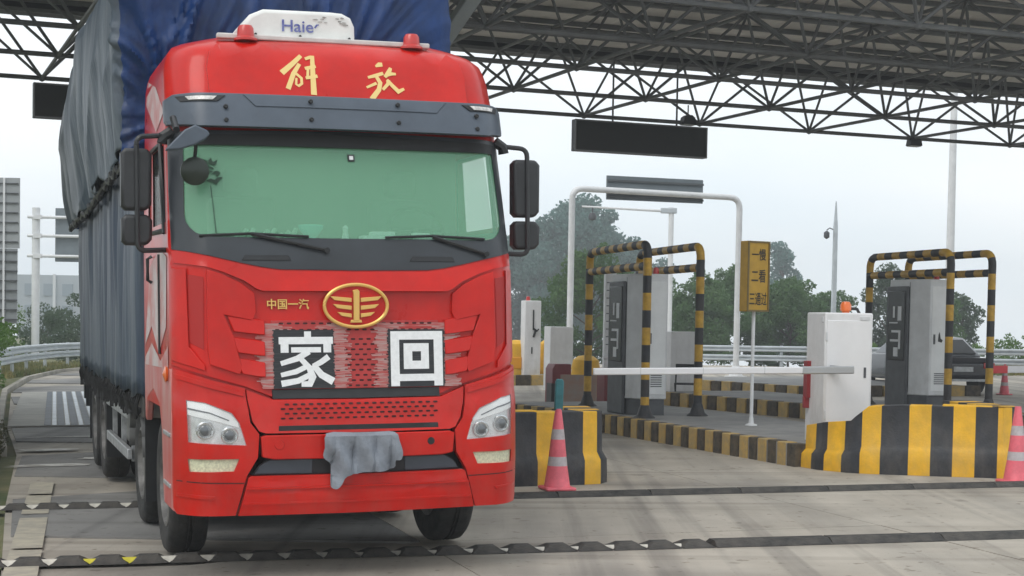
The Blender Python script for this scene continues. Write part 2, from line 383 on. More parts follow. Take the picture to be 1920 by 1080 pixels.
# ------------------------------------------------------------------ truck
TY, TT = R(18.5), .02
tu0 = Vector((math.cos(TY), math.sin(TY), 0)); tv = Vector((-math.sin(TY), math.cos(TY), 0)); tz = Vector((0, 0, 1))
tw = tz*math.cos(TT) - tu0*math.sin(TT); tu = tu0*math.cos(TT) + tz*math.sin(TT)
TM = Matrix((tu, tv, tw)).transposed().to_4x4(); TM.translation = G(-1.05, 11.21, 0)
truck = thing('cargo_truck', 'red heavy cargo truck with high cab and tarpaulined stake bed on the left lane', 'truck', mat=TM)

PROF = [(0.3, .07), (.45, .03), (.75, 0), (1.2, .0), (1.3, .03), (2.2, .09), (2.32, .12), (3.05, .36), (3.35, .42), (3.75, .62), (3.9, .9)]
def prof(z):
    if z <= PROF[0][0]: return PROF[0][1]
    for (a, b), (c, d) in zip(PROF, PROF[1:]):
        if z <= c: return b+(d-b)*(z-a)/(c-a)
    return PROF[-1][1]
WID = [(.3, 1.25), (2.3, 1.25), (3.1, 1.235), (3.4, 1.23), (3.6, 1.222), (3.72, 1.20), (3.79, 1.15), (3.84, 1.06), (3.875, .92)]
def wid(z):
    if z <= WID[0][0]: return WID[0][1]
    for (a, b), (c, d) in zip(WID, WID[1:]):
        if z <= c: return b+(d-b)*(z-a)/(c-a)
    return WID[-1][1]
def corner(x): a = min(1.27, abs(x)); return .06*(a/1.2)**2 + .24*max(0, (a-.98)/.27)**2.3
def Yf(x, z): return prof(z) + corner(x*1.25/wid(z))

def panel(name, poly, mat, parent=truck, off=0., th=.03, holes=(), fn=None, bev=.006, step=.1, mirror=False, surf=Yf):
    if mirror:
        return [panel(name, [(s*x, z) for x, z in poly], mat, parent if not isinstance(parent, (list, tuple)) else parent[i], off, th, [[(s*x, z) for x, z in h] for h in holes], fn, bev, step, False, surf) for i, s in enumerate((-1, 1))]
    bm = bmesh.new()
    def ring(pts):
        vs = [bm.verts.new((x, 0, z)) for x, z in pts]; return [bm.edges.new((vs[i], vs[(i+1) % len(vs)])) for i in range(len(vs))]
    es = ring(poly)
    for h in holes: es += ring(h)
    bmesh.ops.triangle_fill(bm, edges=es, use_beauty=True)
    xs = [v.co.x for v in bm.verts]; zs = [v.co.z for v in bm.verts]
    x = -1.3
    while x < 1.3:
        if min(xs)+.01 < x < max(xs)-.01: bmesh.ops.bisect_plane(bm, geom=bm.verts[:]+bm.edges[:]+bm.faces[:], plane_co=(x, 0, 0), plane_no=(1, 0, 0))
        x += step if abs(x) < .95 else .045
    z = .3
    while z < 4:
        if min(zs)+.01 < z < max(zs)-.01: bmesh.ops.bisect_plane(bm, geom=bm.verts[:]+bm.edges[:]+bm.faces[:], plane_co=(0, 0, z), plane_no=(0, 0, 1))
        z += min(.1, step)
    faces = bm.faces[:]; bed = [e for e in bm.edges if len(e.link_faces) == 1]
    for v in bm.verts: v.co.y = surf(v.co.x, v.co.z) - off - (fn(v.co.x, v.co.z) if fn else 0)
    old = bm.verts[:]; mp = {v: bm.verts.new(v.co+Vector((0, th, 0))) for v in old}
    for f in faces: bm.faces.new([mp[v] for v in reversed(f.verts)])
    for e in bed: a, b = e.verts; bm.faces.new((a, b, mp[b], mp[a]))
    return mk(name, bm, mat, parent, ang=30, bevel=bev)
def sym(half):  # half polygon, x>=0, listed from the centre line outwards and back
    return half + [(-x, z) for x, z in reversed(half) if x > 1e-6]

# cab shell: one lofted skin with openings for the windscreen and side windows
def cab_shell():
    bm = bmesh.new()
    zs = [1.16, 1.3, 1.6, 2.0, 2.16, 2.36, 2.5, 2.7, 2.9, 3.06, 3.14, 3.3, 3.39, 3.5, 3.6, 3.68, 3.74, 3.79, 3.83, 3.86, 3.875]
    fs = [1, .8, .58, .4, .2, .08, .03]
    fx = [-1, -.985, -.96, -.92, -.86, -.78, -.66, -.5, -.33, -.16, 0, .16, .33, .5, .66, .78, .86, .92, .96, .985, 1]
    rows = []
    for z in zs:
        W = wid(z); pts = []
        yc = Yf(W, z)+.03
        for f in fs: pts.append((-W, yc+(2.2-yc)*f))
        for x in fx: pts.append((W*x, Yf(W*x, z)+.03))
        for f in reversed(fs): pts.append((W, yc+(2.2-yc)*f))
        rows.append([bm.verts.new((x, y, z)) for x, y in pts])
    nf = len(fs); n = len(rows[0])
    for i in range(len(zs)-1):
        for k in range(n):
            k2 = (k+1) % n; zm = (zs[i]+zs[i+1])/2
            if 2.36 < zm < 3.06:
                if nf+3 <= k <= nf+len(fx)-5: continue
                if 2.5 < zm and k in (2, 3, 4): continue
                if 2.5 < zm and k in (n-4, n-5, n-6): continue
            bm.faces.new((rows[i][k], rows[i][k2], rows[i+1][k2], rows[i+1][k]))
    bm.faces.new(rows[-1]); bm.faces.new(rows[0][::-1])
    return mk('cab_body', bm, RED, truck, ang=40)
cab = cab_shell()
# interior lining seen through the glass
bm = bmesh.new()
LINE = M('cab_lining', (.12, .15, .13), .9, var=.15, vs=2)
box(bm, -1.17, 1.17, 1.55, 1.6, 2.0, 3.6); box(bm, -1.17, 1.17, .7, 1.55, 3.12, 3.2)
mk('cab_lining', bm, LINE, truck)
bm = bmesh.new(); prism(bm, [(.26, 2.33), (.42, 2.36), (.70, 2.33), (.72, 2.0), (.30, 2.0)], -1.0, 1.0, 'x'); dash = mk('dashboard', bm, M('dash_plastic', (.06, .075, .065), .7, var=.15, vs=4), truck, bevel=.02)
for sx in (-.62, .62):
    bm = bmesh.new(); box(bm, sx-.25, sx+.25, 1.15, 1.32, 2.0, 2.72); box(bm, sx-.13, sx+.13, 1.17, 1.29, 2.74, 2.95); mk('seat', bm, M('seat_fabric', (.09, .11, .10), .9), truck, bevel=.05, seg=3)
bm = bmesh.new(); ang = R(35)
ringp = [Vector((.62+.21*math.cos(a), .74+.21*math.sin(a)*math.sin(ang), 2.47+.21*math.sin(a)*math.cos(ang))) for a in [2*math.pi*k/28 for k in range(29)]]
tube(bm, ringp, .016, 8, cap=False); tube(bm, [(.62, .74, 2.47), (.62, .62, 2.3)], .03)
tube(bm, [(.43, .74, 2.47), (.81, .74, 2.47)], .014); mk('steering_wheel', bm, BLK, truck)
# side windows
for s in (-1, 1):
    bm = bmesh.new(); x = s*1.235
    vs = [bm.verts.new(p) for p in ((x, .78, 2.5), (x, 1.66, 2.5), (s*1.225, 1.66, 3.06), (s*1.225, .98, 3.06))]; bm.faces.new(vs)
    mk('side_window', bm, SIDEG, truck, ang=0, solid=.006)
    bm = bmesh.new(); tube(bm, [(s*1.245, .70, 2.42), (s*1.245, .92, 3.08), (s*1.24, 1.72, 3.08), (s*1.245, 1.72, 2.46), (s*1.245, .72, 2.44)], .022, 6); mk('window_seal', bm, BLK, truck)

# --- roof cap, visor
panel('roof_cap', sym([(0, 3.40), (.95, 3.40), (.955, 3.6), (.93, 3.72), (.86, 3.80), (.5, 3.835), (0, 3.84)]), RED, off=.012, th=.05, bev=.02)
vis = panel('sun_visor', sym([(0, 3.15), (1.05, 3.15), (1.235, 3.175), (1.25, 3.21), (1.25, 3.36), (1.2, 3.39), (0, 3.39)]), VIS, off=.12, th=.11, bev=.018, fn=lambda x, z: -.5*(z-3.15)*0 + .03*(3.39-z)/.24)
panel('visor_ridge', sym([(0, 3.30), (.66, 3.30), (.74, 3.385), (0, 3.385)]), VIS, vis, off=.128, th=.012, bev=.006, fn=lambda x, z: .03*(3.39-z)/.24)
for x in (-.865, -.27, .365, .965):
    for z in ((3.29, 3.195) if abs(x) > .6 else (3.345, 3.215)):
        bm = bmesh.new(); y = Yf(x, z)-.155; lathe(bm, [(.001, y-.004), (.012, y-.004), (.016, y+.0), (.016, y+.035)], 'y', 12, (x, 0, z)); mk('visor_bolt', bm, BLK, vis)
vl = panel('visor_lamp_recess', [(.86, 3.372), (.92, 3.328), (1.16, 3.328), (1.19, 3.372)], BLK, vis, off=.127, th=.01, bev=.002, mirror=True, fn=lambda x, z: .03*(3.39-z)/.24)
panel('visor_lamp', [(.92, 3.366), (.95, 3.337), (1.11, 3.337), (1.13, 3.366)], M('marker_lamp_lens', (.62, .60, .58), .25, var=.3, vs=30, coat=.5), [vl[0], vl[1]], off=.133, th=.01, bev=.003, mirror=True, fn=lambda x, z: .03*(3.39-z)/.24)

# --- windscreen and its black surround
def rr(x, z0, z1, r0, r1):
    P = []
    for k in range(6): a = -math.pi/2 + k*math.pi/10; P.append((x-r0+r0*math.cos(a), z0+r0+r0*math.sin(a)))
    for k in range(6): a = k*math.pi/10; P.append((x-r1+r1*math.cos(a)-.015, z1-r1+r1*math.sin(a)))
    return P
GH = [(0, 2.375)] + rr(1.155, 2.378, 3.06, .16, .05) + [(0, 3.065)]
glass_poly = sym(GH)
cowl = [(0, 2.15), (.53, 2.155), (.66, 2.172), (.80, 2.20), (1.0, 2.245), (1.235, 2.295)]
panel('windscreen_surround', sym(cowl + [(1.235, 2.7), (1.225, 3.13), (0, 3.15)]), M('surround_black', (.028, .033, .040), .35, var=.15, vs=4), off=.008, th=.04, holes=[glass_poly], bev=.004)
wind = panel('windscreen', glass_poly, WS, off=-.004, th=.006, bev=0)
panel('header_seal', sym([(0, 3.03), (1.14, 3.03), (1.17, 3.10), (0, 3.13)]), M('deep_black', (.006, .006, .007), .6), off=.016, th=.02, bev=.003)
for x0, x1, z in ((-.79, -.45, 2.235), (.40, .74, 2.235)):
    panel('cowl_vent', [(x0, z-.018), (x1, z-.018), (x1-.02, z+.018), (x0+.02, z+.018)], BLK, off=.016, th=.012, bev=.003)
for pts in ([(-.72, 2.40), (-.20, 2.29)], [(.58, 2.395), (.98, 2.275)]):
    bm = bmesh.new(); (xa, za), (xb, zb) = pts
    P = [Vector((xa+(xb-xa)*t, Yf(xa+(xb-xa)*t, za+(zb-za)*t)-.03, za+(zb-za)*t)) for t in [k/8 for k in range(9)]]
    tube(bm, P, .014, 6)
    Q = [Vector((xa-.42+(xb-xa)*t*1.0, Yf(xa, za)-.022, za-.018+.012*t)) for t in [k/6 for k in range(7)]]
    tube(bm, [(xa-.35, Yf(xa-.35, 2.385)-.02, 2.385), (xa, Yf(xa, 2.40)-.02, 2.402), (xa+.4, Yf(xa+.4, 2.385)-.02, 2.385)], .010, 6)
    tube(bm, [P[-1]+Vector((0, .05, 0)), P[-1]+Vector((0, -.015, 0))], .02, 8)
    mk('wiper', bm, BLK, truck)
# small inspection sticker on the glass
st = panel('inspection_sticker', [(.005, 2.985), (.055, 2.985), (.055, 2.935), (.005, 2.935)], BLK, wind, off=.004, th=.004, bev=0)
panel('sticker_paper', [(.017, 2.975), (.045, 2.975), (.045, 2.947), (.017, 2.947)], WHT, st, off=.007, th=.003, bev=0)
# sprig decal on the glass
bm = bmesh.new()
def glassP(x, z): return Vector((x, Yf(x, z)-.008, z))
brush(bm, [(-.955, 2.40), (-.965, 2.6), (-.975, 2.74)], [.006, .006, .006], glassP)
for k in range(16):
    x, z = -.97+random.uniform(-.055, .06), 2.74+random.uniform(0, .18); a = random.uniform(0, 6.3); r = random.uniform(.012, .03)
    brush(bm, [(x-r*math.cos(a), z-r*math.sin(a)), (x, z), (x+r*math.cos(a), z+r*math.sin(a))], [.004, r*.9, .004], glassP)
mk('flower_sticker', bm, M('sticker_dark_green', (.02, .05, .03), .7), wind, ang=0)

# --- bonnet flap: sculpted red panels
fl = sym(cowl + [(1.248, 2.2), (1.25, 1.49), (1.0, 1.41), (.78, 1.345), (.59, 1.27), (0, 1.265)])
flap = panel('bonnet_flap', fl, RED, off=.0, th=.03, bev=.006)
panel('bonnet_brow', sym([(0, 2.005), (.66, 2.005), (.70, 2.02), (.78, 2.075), (.92, 2.135), (1.03, 2.17), (1.23, 2.20), (1.24, 2.285), (1.0, 2.236), (.80, 2.19), (.66, 2.163), (.53, 2.146), (0, 2.141)]), RED, flap, off=.006, th=.05, bev=0, fn=lambda x, z: .05*max(0, min(1, (2.15+.12*max(0, abs(x)-.55)-z)/.15)))
panel('bonnet_wing', [(.71, 1.99), (.80, 2.06), (.93, 2.12), (1.03, 2.15), (1.035, 1.62), (1.02, 1.50), (.82, 1.43), (.80, 1.47), (.86, 1.70), (.92, 1.84), (.73, 1.80), (.70, 1.86)], RED, flap, off=.03, th=.04, bev=.014, mirror=True)
panel('bonnet_corner', [(1.16, 2.16), (1.245, 2.17), (1.248, 1.66), (1.247, 1.52), (1.05, 1.455), (1.055, 1.50), (1.15, 1.62)], RED, flap, off=.022, th=.035, bev=.010, mirror=True)
panel('corner_slot', [(1.05, 2.10), (1.15, 2.12), (1.145, 1.65), (1.055, 1.60)], M('shadow_red_plastic', (.40, .010, .008), .55), flap, off=.004, th=.01, bev=.002, mirror=True)
for i, z in enumerate((1.835, 1.69, 1.545)):
    o = .028*i
    panel('grille_fin', [(.90-o, z), (.70, z-.022), (.645, z-.035), (.645, z-.135), (.70, z-.13), (.86-o, z-.11)], RED, flap, off=.02, th=.03, bev=.008, mirror=True, fn=lambda x, z_, z0=z: .020*max(0, min(1, (z0-z_)/.12)))
gr = panel('upper_grille', sym([(0, 1.325), (.59, 1.325), (.60, 1.80), (0, 1.80)]), M('grille_red', (.42, .03, .028), .5, var=.15, vs=12), flap, off=.018, th=.02, bev=.004)
def slots(name, parent, rows, x0, x1, off, wdt=.036, h=.013, pitch=.056):
    bm = bmesh.new()
    for j, z in enumerate(rows):
        x = x0 + (pitch/2 if j % 2 else 0)
        while x < x1:
            def P(a, b, dy): return Vector((x+a, Yf(x+a, z+b)-off+dy, z+b))
            hexa = [(-wdt/2, 0), (-wdt/2+.007, h/2), (wdt/2-.007, h/2), (wdt/2, 0), (wdt/2-.007, -h/2), (-wdt/2+.007, -h/2)]
            A = [bm.verts.new(P(a, b, 0)) for a, b in hexa]; B = [bm.verts.new(P(a, b, .004)) for a, b in hexa]
            bm.faces.new(A)
            for k in range(6): bm.faces.new((A[k], A[(k+1) % 6], B[(k+1) % 6], B[k]))
            x += pitch
    return mk(name, bm, M('slot_shade', (.05, .006, .007), .8), parent, ang=0, kind='stuff')  # raised dark plates painted for the shade inside open holes
slots('grille_perforation', gr, [1.345+.036*k for k in range(10)]+[1.735, 1.78], -.56, .58, .0195)
panel('dark_bar', sym([(0, 1.255), (.60, 1.26), (.60, 1.325), (0, 1.325)]), BLK, off=.01, th=.03, bev=.004)

# --- words on the grille: black stickers with torn looking edges, white characters
def ragged(xl, xr, z0, z1, n, jag):
    P = []
    for k in range(n):
        za, zb = z1-(z1-z0)*k/n, z1-(z1-z0)*(k+1)/n; x = xr+random.uniform(-.2, 1)*jag; P += [(x, za), (x, zb)]
    for k in range(n-1, -1, -1):
        za, zb = z1-(z1-z0)*(k+1)/n, z1-(z1-z0)*k/n; x = xl-random.uniform(-.2, 1)*jag; P += [(x, za), (x, zb)]
    return P
def onsurf(off): return lambda x, z: Vector((x, Yf(x, z)-off, z))
for name, xl, xr in (('sticker_word_home', -.585, -.17), ('sticker_word_return', .225, .635)):
    for kk, (grow, m, of) in enumerate(((.085, GRYD, .0215), (.0, BLKD, .024))):
        P = ragged(xl-grow*(1 if xl < 0 else .9), xr+grow, 1.328-.0, 1.735+grow*.55, 54, .05 if kk == 0 else .010)
        bm = bmesh.new()
        for k in range(54):   # one strip per row of the torn edge
            a, b = P[2*k], P[2*k+1]; c, d = P[len(P)-1-2*k], P[len(P)-2-2*k]
            vs = [bm.verts.new(onsurf(of)(*q)) for q in (a, b, d, c)]; bm.faces.new(vs)
        bk = mk(name, bm, m, flap, ang=0)
    bm = bmesh.new(); f = onsurf(.0265)
    if xl < 0:
        X = lambda a: -.545+a*.375; Z = lambda b: 1.715-b*.385
        S = [([(400, 518), (400, 556)], [52, 52]), ([(196, 575), (578, 575)], [54, 54]), ([(226, 604), (226, 652)], [60, 60]), ([(548, 604), (548, 652)], [60, 60]),
             ([(285, 646), (490, 646)], [40, 40]), ([(400, 664), (320, 712), (204, 748)], [46, 44, 36]), ([(348, 716), (410, 785), (434, 855), (412, 908), (358, 908)], [38, 46, 56, 52, 40]),
             ([(398, 770), (310, 812), (204, 836)], [38, 40, 34]), ([(424, 832), (325, 882), (210, 902)], [40, 44, 48]), ([(548, 706), (498, 742), (446, 768)], [46, 42, 36]), ([(444, 768), (500, 838), (578, 884)], [42, 52, 58])]
        for pts, ws in S: brush(bm, [(X((a-190)/405), Z((b-515)/425)) for a, b in pts], [q/405*.375 for q in ws], f)
    else:
        X = lambda a: .24+(a-1083)/392*.385; Z = lambda b: 1.722-(b-510)/420*.388
        for x0, x1, y0, y1 in ((1083, 1475, 510, 575), (1083, 1148, 575, 930), (1408, 1475, 575, 930), (1148, 1408, 838, 892), (1180, 1370, 603, 665), (1180, 1370, 737, 800), (1180, 1245, 665, 737), (1310, 1370, 665, 737)):
            vs = [bm.verts.new(f(X(a), Z(b))) for a, b in ((x0, y0), (x1, y0), (x1, y1), (x0, y1))]; bm.faces.new(vs)
    mk('white_character', bm, WHT, flap, ang=0)
# gold calligraphy on the roof cap
def C(X_, Y_):
    px, py = 500+X_/6.857, 90+Y_/6.857
    return (-.426+(px-525)*.00392-.0004*(py-108), 3.70-.0041*(py-108))
cal = {'calligraphy_left': [([(420, 112), (320, 215), (200, 325)], [50, 62, 74]), ([(405, 220), (335, 340), (272, 525)], [46, 58, 62]), ([(375, 345), (435, 395), (440, 465), (400, 495), (368, 475), (372, 400)], [34, 36, 36, 36, 30, 26]),
        ([(490, 140), (545, 118), (585, 118)], [40, 42, 40]), ([(572, 110), (580, 330), (592, 585)], [50, 62, 74]), ([(488, 265), (560, 250), (605, 235)], [40, 48, 44]), ([(498, 388), (560, 378), (628, 362)], [40, 44, 44]), ([(518, 275), (512, 390)], [34, 34])],
       'calligraphy_right': [([(1400, 195), (1445, 170), (1475, 168)], [24, 62, 50]), ([(1300, 345), (1390, 318), (1485, 285)], [34, 46, 42]), ([(1395, 315), (1452, 410), (1432, 500), (1345, 615)], [44, 58, 60, 66]), ([(1278, 475), (1395, 420)], [30, 38]),
        ([(1592, 215), (1565, 275), (1520, 325)], [40, 64, 40]), ([(1540, 305), (1600, 285), (1655, 285)], [44, 44, 32]), ([(1560, 375), (1548, 425), (1488, 492)], [44, 44, 36]), ([(1548, 375), (1610, 440), (1690, 515), (1758, 478)], [44, 52, 66, 34])]}
for nm, S in cal.items():
    bm = bmesh.new(); f = onsurf(.016)
    for i, (pts, ws) in enumerate(S): brush(bm, [C(*p) for p in pts], [q/6.857*.0040 for q in ws], onsurf(.0155+.0006*i))
    mk(nm, bm, GOLDP, truck, ang=0)
# maker's name in small gold relief and the oval emblem
me = text_mesh('中国一汽', offset=.012, extrude=.02)
for v in me.vertices:
    x, z = -.625+v.co.x*.29, 1.878+v.co.y*.072; v.co = (x, Yf(x, z)-.012-v.co.z*.4, z)
mkme('name_badge', me, GOLD, flap, ang=0)
EX, EZ, RX, RZ = -.01, 1.902, .225, .148
bm = bmesh.new(); n = 48
ring = [Vector((EX+RX*math.cos(a), Yf(EX, EZ)-.055, EZ+RZ*math.sin(a))) for a in [2*math.pi*k/n for k in range(n+1)]]
tube(bm, ring, .013, 8, cap=False); emb = mk('emblem', bm, GOLD, flap)
bm = bmesh.new(); prism(bm, [(EX+(RX-.01)*math.cos(2*math.pi*k/n), EZ+(RZ-.01)*math.sin(2*math.pi*k/n)) for k in range(n)], Yf(0, EZ)-.045, Yf(0, EZ)-.005); mk('emblem_field', bm, RED, emb)
bm = bmesh.new(); y0, y1 = Yf(0, EZ)-.072, Yf(0, EZ)-.04
prism(bm, [(EX-.02, EZ-.105), (EX+.022, EZ-.105), (EX+.022, EZ+.10), (EX+.01, EZ+.115), (EX-.025, EZ+.108), (EX-.02, EZ+.085)], y0, y1)
prism(bm, [(EX-.042, EZ-.118), (EX+.042, EZ-.118), (EX+.036, EZ-.098), (EX-.036, EZ-.098)], y0+.004, y1)
for z, l, t in ((.055, .185, .030), (.0, .165, .030), (-.055, .135, .028)):
    for s in (-1, 1): prism(bm, [(EX+s*.032, EZ+z), (EX+s*l, EZ+z+.012), (EX+s*(l-.03), EZ+z-t*.55), (EX+s*.032, EZ+z-t)][::s], y0+.008, y1)
mk('emblem_wings', bm, GOLD, emb, bevel=.003)

# --- bumper
CREASE = M('crease_shade', (.05, .008, .008), .7)
lg = panel('lower_grille_panel', sym([(0, 1.25), (.60, 1.255), (.78, 1.325), (.775, 1.26), (.745, 1.11), (.70, 1.04), (.655, 1.025), (0, 1.02)]), RED, off=.025, th=.05, bev=.010, fn=lambda x, z: .025*max(0, (1.12-z)/.1))
slots('lower_perforation', lg, [1.125, 1.158, 1.191, 1.222], -.535, .56, .0325)
panel('air_slot', [(-.57, 1.03), (.575, 1.03), (.57, 1.075), (-.565, 1.075)], BLK, lg, off=.045, th=.02, bev=.003)
strip = panel('bumper_strip', sym([(0, .84), (.60, .845), (.68, .86), (.69, 1.0), (.66, 1.012), (0, 1.012)]), RED, off=.055, th=.08, bev=.012)
panel('bumper_recess', sym([(0, .73), (.74, .735), (.70, .80), (.62, .85), (0, .85)]), M('recess_black', (.012, .012, .016), .6), off=.008, th=.03, bev=.003)
panel('recess_side', [(.33, .74), (.73, .745), (.69, .80), (.62, .84), (.33, .84)], DGREY, off=.014, th=.02, bev=.004, mirror=True)
lb = panel('lower_bumper', sym([(0, .455), (.845, .46), (.775, .72), (.76, .732), (0, .73)]), RED, off=.05, th=.09, bev=.014, fn=lambda x, z: .03*max(0, min(1, (.66-z)/.03)) - .02*max(0, (.56-z)/.1))
for za, zb_ in ((.640, .655), (.535, .552)):
    panel('bumper_ridge', sym([(0, za), (.79+.27*(.66-za), za), (.79+.27*(.66-zb_), zb_), (0, zb_)]), RED, lb, off=.088 if za > .6 else .080, th=.02, bev=.004)
panel('corner_crease', [(.80, .688), (1.235, .70), (1.235, .692), (.805, .680)], CREASE, cornr if False else truck, off=.0412, th=.004, bev=0, mirror=True)  # dark strip painted in for the shade of a bumper crease
for x, m, r in ((-.565, RED, .035), (.515, BLK, .027)):
    bm = bmesh.new(); y = Yf(x, .945)-.055; lathe(bm, [(.001, y-.006), (r*.9, y-.006), (r, y), (r, y+.02)], 'y', 20, (x, 0, .945)); mk('tow_cover', bm, m, strip)
cornr = panel('bumper_corner', [(.79, 1.335), (1.0, 1.39), (1.245, 1.465), (1.25, 1.3), (1.25, .5), (1.23, .46), (.86, .46), (.785, .735), (.71, .86), (.70, 1.02), (.76, 1.10), (.785, 1.26)], RED, off=.04, th=.07, bev=.012, mirror=True,
     holes=[[(1.175, 1.255), (1.06, 1.24), (.885, 1.168), (.835, 1.10), (.788, .945), (1.165, .968)], [(1.17, .853), (.835, .853), (.872, .768), (1.16, .765)]])
for o in cornr: o['label'] = 'red bumper corner carrying headlamp and fog lamp'
panel('bumper_crease', [(1.0, .60), (1.235, .61), (1.235, .585), (1.02, .575)], RED, cornr, off=.052, th=.02, bev=.006, mirror=True)
panel('shoulder_crease', [(.80, 1.315), (1.0, 1.365), (1.24, 1.435), (1.24, 1.40), (1.0, 1.33), (.80, 1.28)], RED, cornr, off=.052, th=.02, bev=.008, mirror=True)
for s in (-1, 1):
    sg = lambda P: [(s*x, z) for x, z in P]
    hl = panel('headlamp', sg([(1.18, 1.262), (1.06, 1.247), (.88, 1.174), (.828, 1.10), (.78, .938), (1.172, .962)]), CHR, off=.012, th=.03, bev=.003)
    panel('running_light', sg([(1.168, 1.25), (1.06, 1.235), (.89, 1.162), (.842, 1.10), (.835, 1.068), (1.0, 1.115), (1.168, 1.155)]), LED, hl, off=.028, th=.02, bev=.006)
    panel('running_light_gap', sg([(1.168, 1.205), (1.03, 1.175), (.90, 1.12), (.905, 1.113), (1.03, 1.165), (1.168, 1.192)]), DGREY, hl, off=.031, th=.01, bev=0)
    for x, z, r in ((1.06, 1.05, .062), (.90, 1.015, .058)):
        bm = bmesh.new(); y = Yf(x, z)-.03
        lathe(bm, [(.001, y-.02), (r*.35, y-.017), (r*.6, y-.006), (r*.62, y+.01)], 'y', 20, (s*x, 0, z)); mk('projector_lens', bm, M('projector_glass', (.10, .11, .12), .08, coat=1), hl)
        bm = bmesh.new(); tube(bm, [(s*x+r*.85*math.cos(a), y, z+r*.85*math.sin(a)) for a in [2*math.pi*k/20 for k in range(21)]], .012, 6, cap=False); mk('projector_ring', bm, M('projector_bezel', (.55, .57, .58), .25, metal=.8), hl)
    panel('lamp_cover', sg([(1.176, 1.258), (1.06, 1.243), (.883, 1.171), (.832, 1.10), (.785, .941), (1.168, .965)]), CLR, hl, off=.040, th=.004, bev=0)
    panel('fog_lamp', sg([(1.172, .856), (.832, .856), (.868, .765), (1.162, .762)]), FOG, off=.02, th=.03, bev=.004)
    # skirt with step between bumper corner and front wheel, arch over it
    bm = bmesh.new(); prism(bm, [(.30, .47), (.86, .47), (.92, .62), (.98, 1.0), (1.12, 1.17), (1.55, 1.26), (2.02, 1.17), (2.16, .98), (2.2, 1.3), (2.2, 1.47), (.36, 1.47)], s*1.19, s*1.252, 'x')
    ws_ = mk('wheel_arch', bm, M('side_sheen_pink', (.62, .30, .28), .4, col2=(.60, .05, .045), vs=3, coat=.3, st=(1, 1, .4)), truck, bevel=.015)  # pinkish-white sheen painted into the side colour
    for z in (.62, .98):
        bm = bmesh.new(); box(bm, s*1.2, s*1.262, .42, .82, z, z+.03); mk('step_tread', bm, STEEL, ws_, bevel=.005)
    bm = bmesh.new(); tube(bm, [(s*1.258, 1.0, 2.28), (s*1.258, 1.0, 1.55)], .012); mk('door_seam', bm, BLK, truck); bm = bmesh.new(); tube(bm, [(s*1.258, 1.5, 2.28), (s*1.29, 1.5, 2.26), (s*1.29, 1.5, 2.1), (s*1.258, 1.5, 2.08)], .014); mk('door_handle', bm, BLK, truck)
    bm = bmesh.new(); lathe(bm, [(.001, s*1.254), (.05, s*1.254), (.06, s*1.27), (.001, s*1.29)], 'x', 14, (0, .55, 1.42)); mk('side_indicator', bm, ORG, truck)
    # pale swirl graphic on the door
    bm = bmesh.new(); xx = s*(1.2545)
    for gi, poly in enumerate(([(.55, 2.25), (1.0, 2.32), (1.7, 2.20), (2.1, 1.6), (1.6, 1.75), (1.1, 1.55), (.62, 1.75)], [(.5, 1.62), (1.0, 1.5), (1.6, 1.62), (2.1, 1.5), (2.1, 1.44), (.5, 1.46)], [(.8, 3.3), (1.3, 3.2), (2.1, 3.5), (2.1, 3.68), (1.4, 3.55)])):
        bm = bmesh.new(); q = [bm.verts.new((s*(wid(b)+.004), a, b)) for a, b in poly]; bm.faces.new(q)
        mk('door_graphic', bm, M('pale_graphic', (.58, .50, .50), .45, col2=(.52, .16, .15), vs=2.2, lo=.42, hi=.62), truck, ang=0)
    # mirrors
    bm = bmesh.new(); tube(bm, rounded([(s*1.22, .62, 3.11), (s*1.45, .58, 3.09), (s*1.45, .56, 2.29), (s*1.23, .62, 2.30)], .06), .019, 8); arm = mk('mirror_arm', bm, MIR, truck)
    for z0, z1, wd_ in ((2.575, 3.01, .215), (2.33, 2.545, .215)):
        bm = bmesh.new(); prism(bm, [(s*1.45-wd_/2, z0+.03), (s*1.45-wd_/2+.03, z0), (s*1.45+wd_/2-.04, z0), (s*1.45+wd_/2-.005, z0+.04), (s*1.45+wd_/2, z1-.04), (s*1.45+wd_/2-.03, z1), (s*1.45-wd_/2+.03, z1), (s*1.45-wd_/2, z1-.03)], .575, .70)
        mh = mk('mirror_housing', bm, MIR, truck, bevel=.025, seg=3)
        bm = bmesh.new(); box(bm, s*1.45-wd_/2+.02, s*1.45+wd_/2-.02, .701, .704, z0+.02, z1-.02); mk('mirror_glass', bm, M('mirror_silver', (.8, .8, .8), .05, metal=1), mh)
    bm = bmesh.new(); tube(bm, [(s*1.2, .60, 3.14), (s*1.26, .6, 3.1), (s*1.27, .6, 3.05)], .04, 8); mk('mirror_bracket', bm, BLK, truck)
# kerb-side front mirror: wing with a round glass below it
bm = bmesh.new(); prism(bm, [(-1.30, 2.955), (-1.29, 2.975), (-1.17, 3.10), (-1.10, 3.135), (-1.02, 3.10), (-1.0, 3.075), (-1.03, 3.04), (-1.10, 3.0), (-1.2, 2.965)], .10, .18); fm = mk('front_mirror', bm, VIS, truck, bevel=.03, seg=3)
bm = bmesh.new(); tube(bm, [(-1.08, .20, 3.06), (-1.085, .26, 2.93), (-1.09, .24, 2.88)], .013, 8); tube(bm, [(-1.22, .16, 3.1), (-1.22, .35, 3.2)], .025, 8); mk('mirror_stalk', bm, BLK, fm)
bm = bmesh.new(); lathe(bm, [(.001, .20), (.07, .205), (.098, .225), (.098, .25), (.001, .255)], 'y', 26, (-1.09, 0, 2.83)); mk('round_mirror', bm, M('round_mirror_dark', (.012, .02, .013), .35), fm)

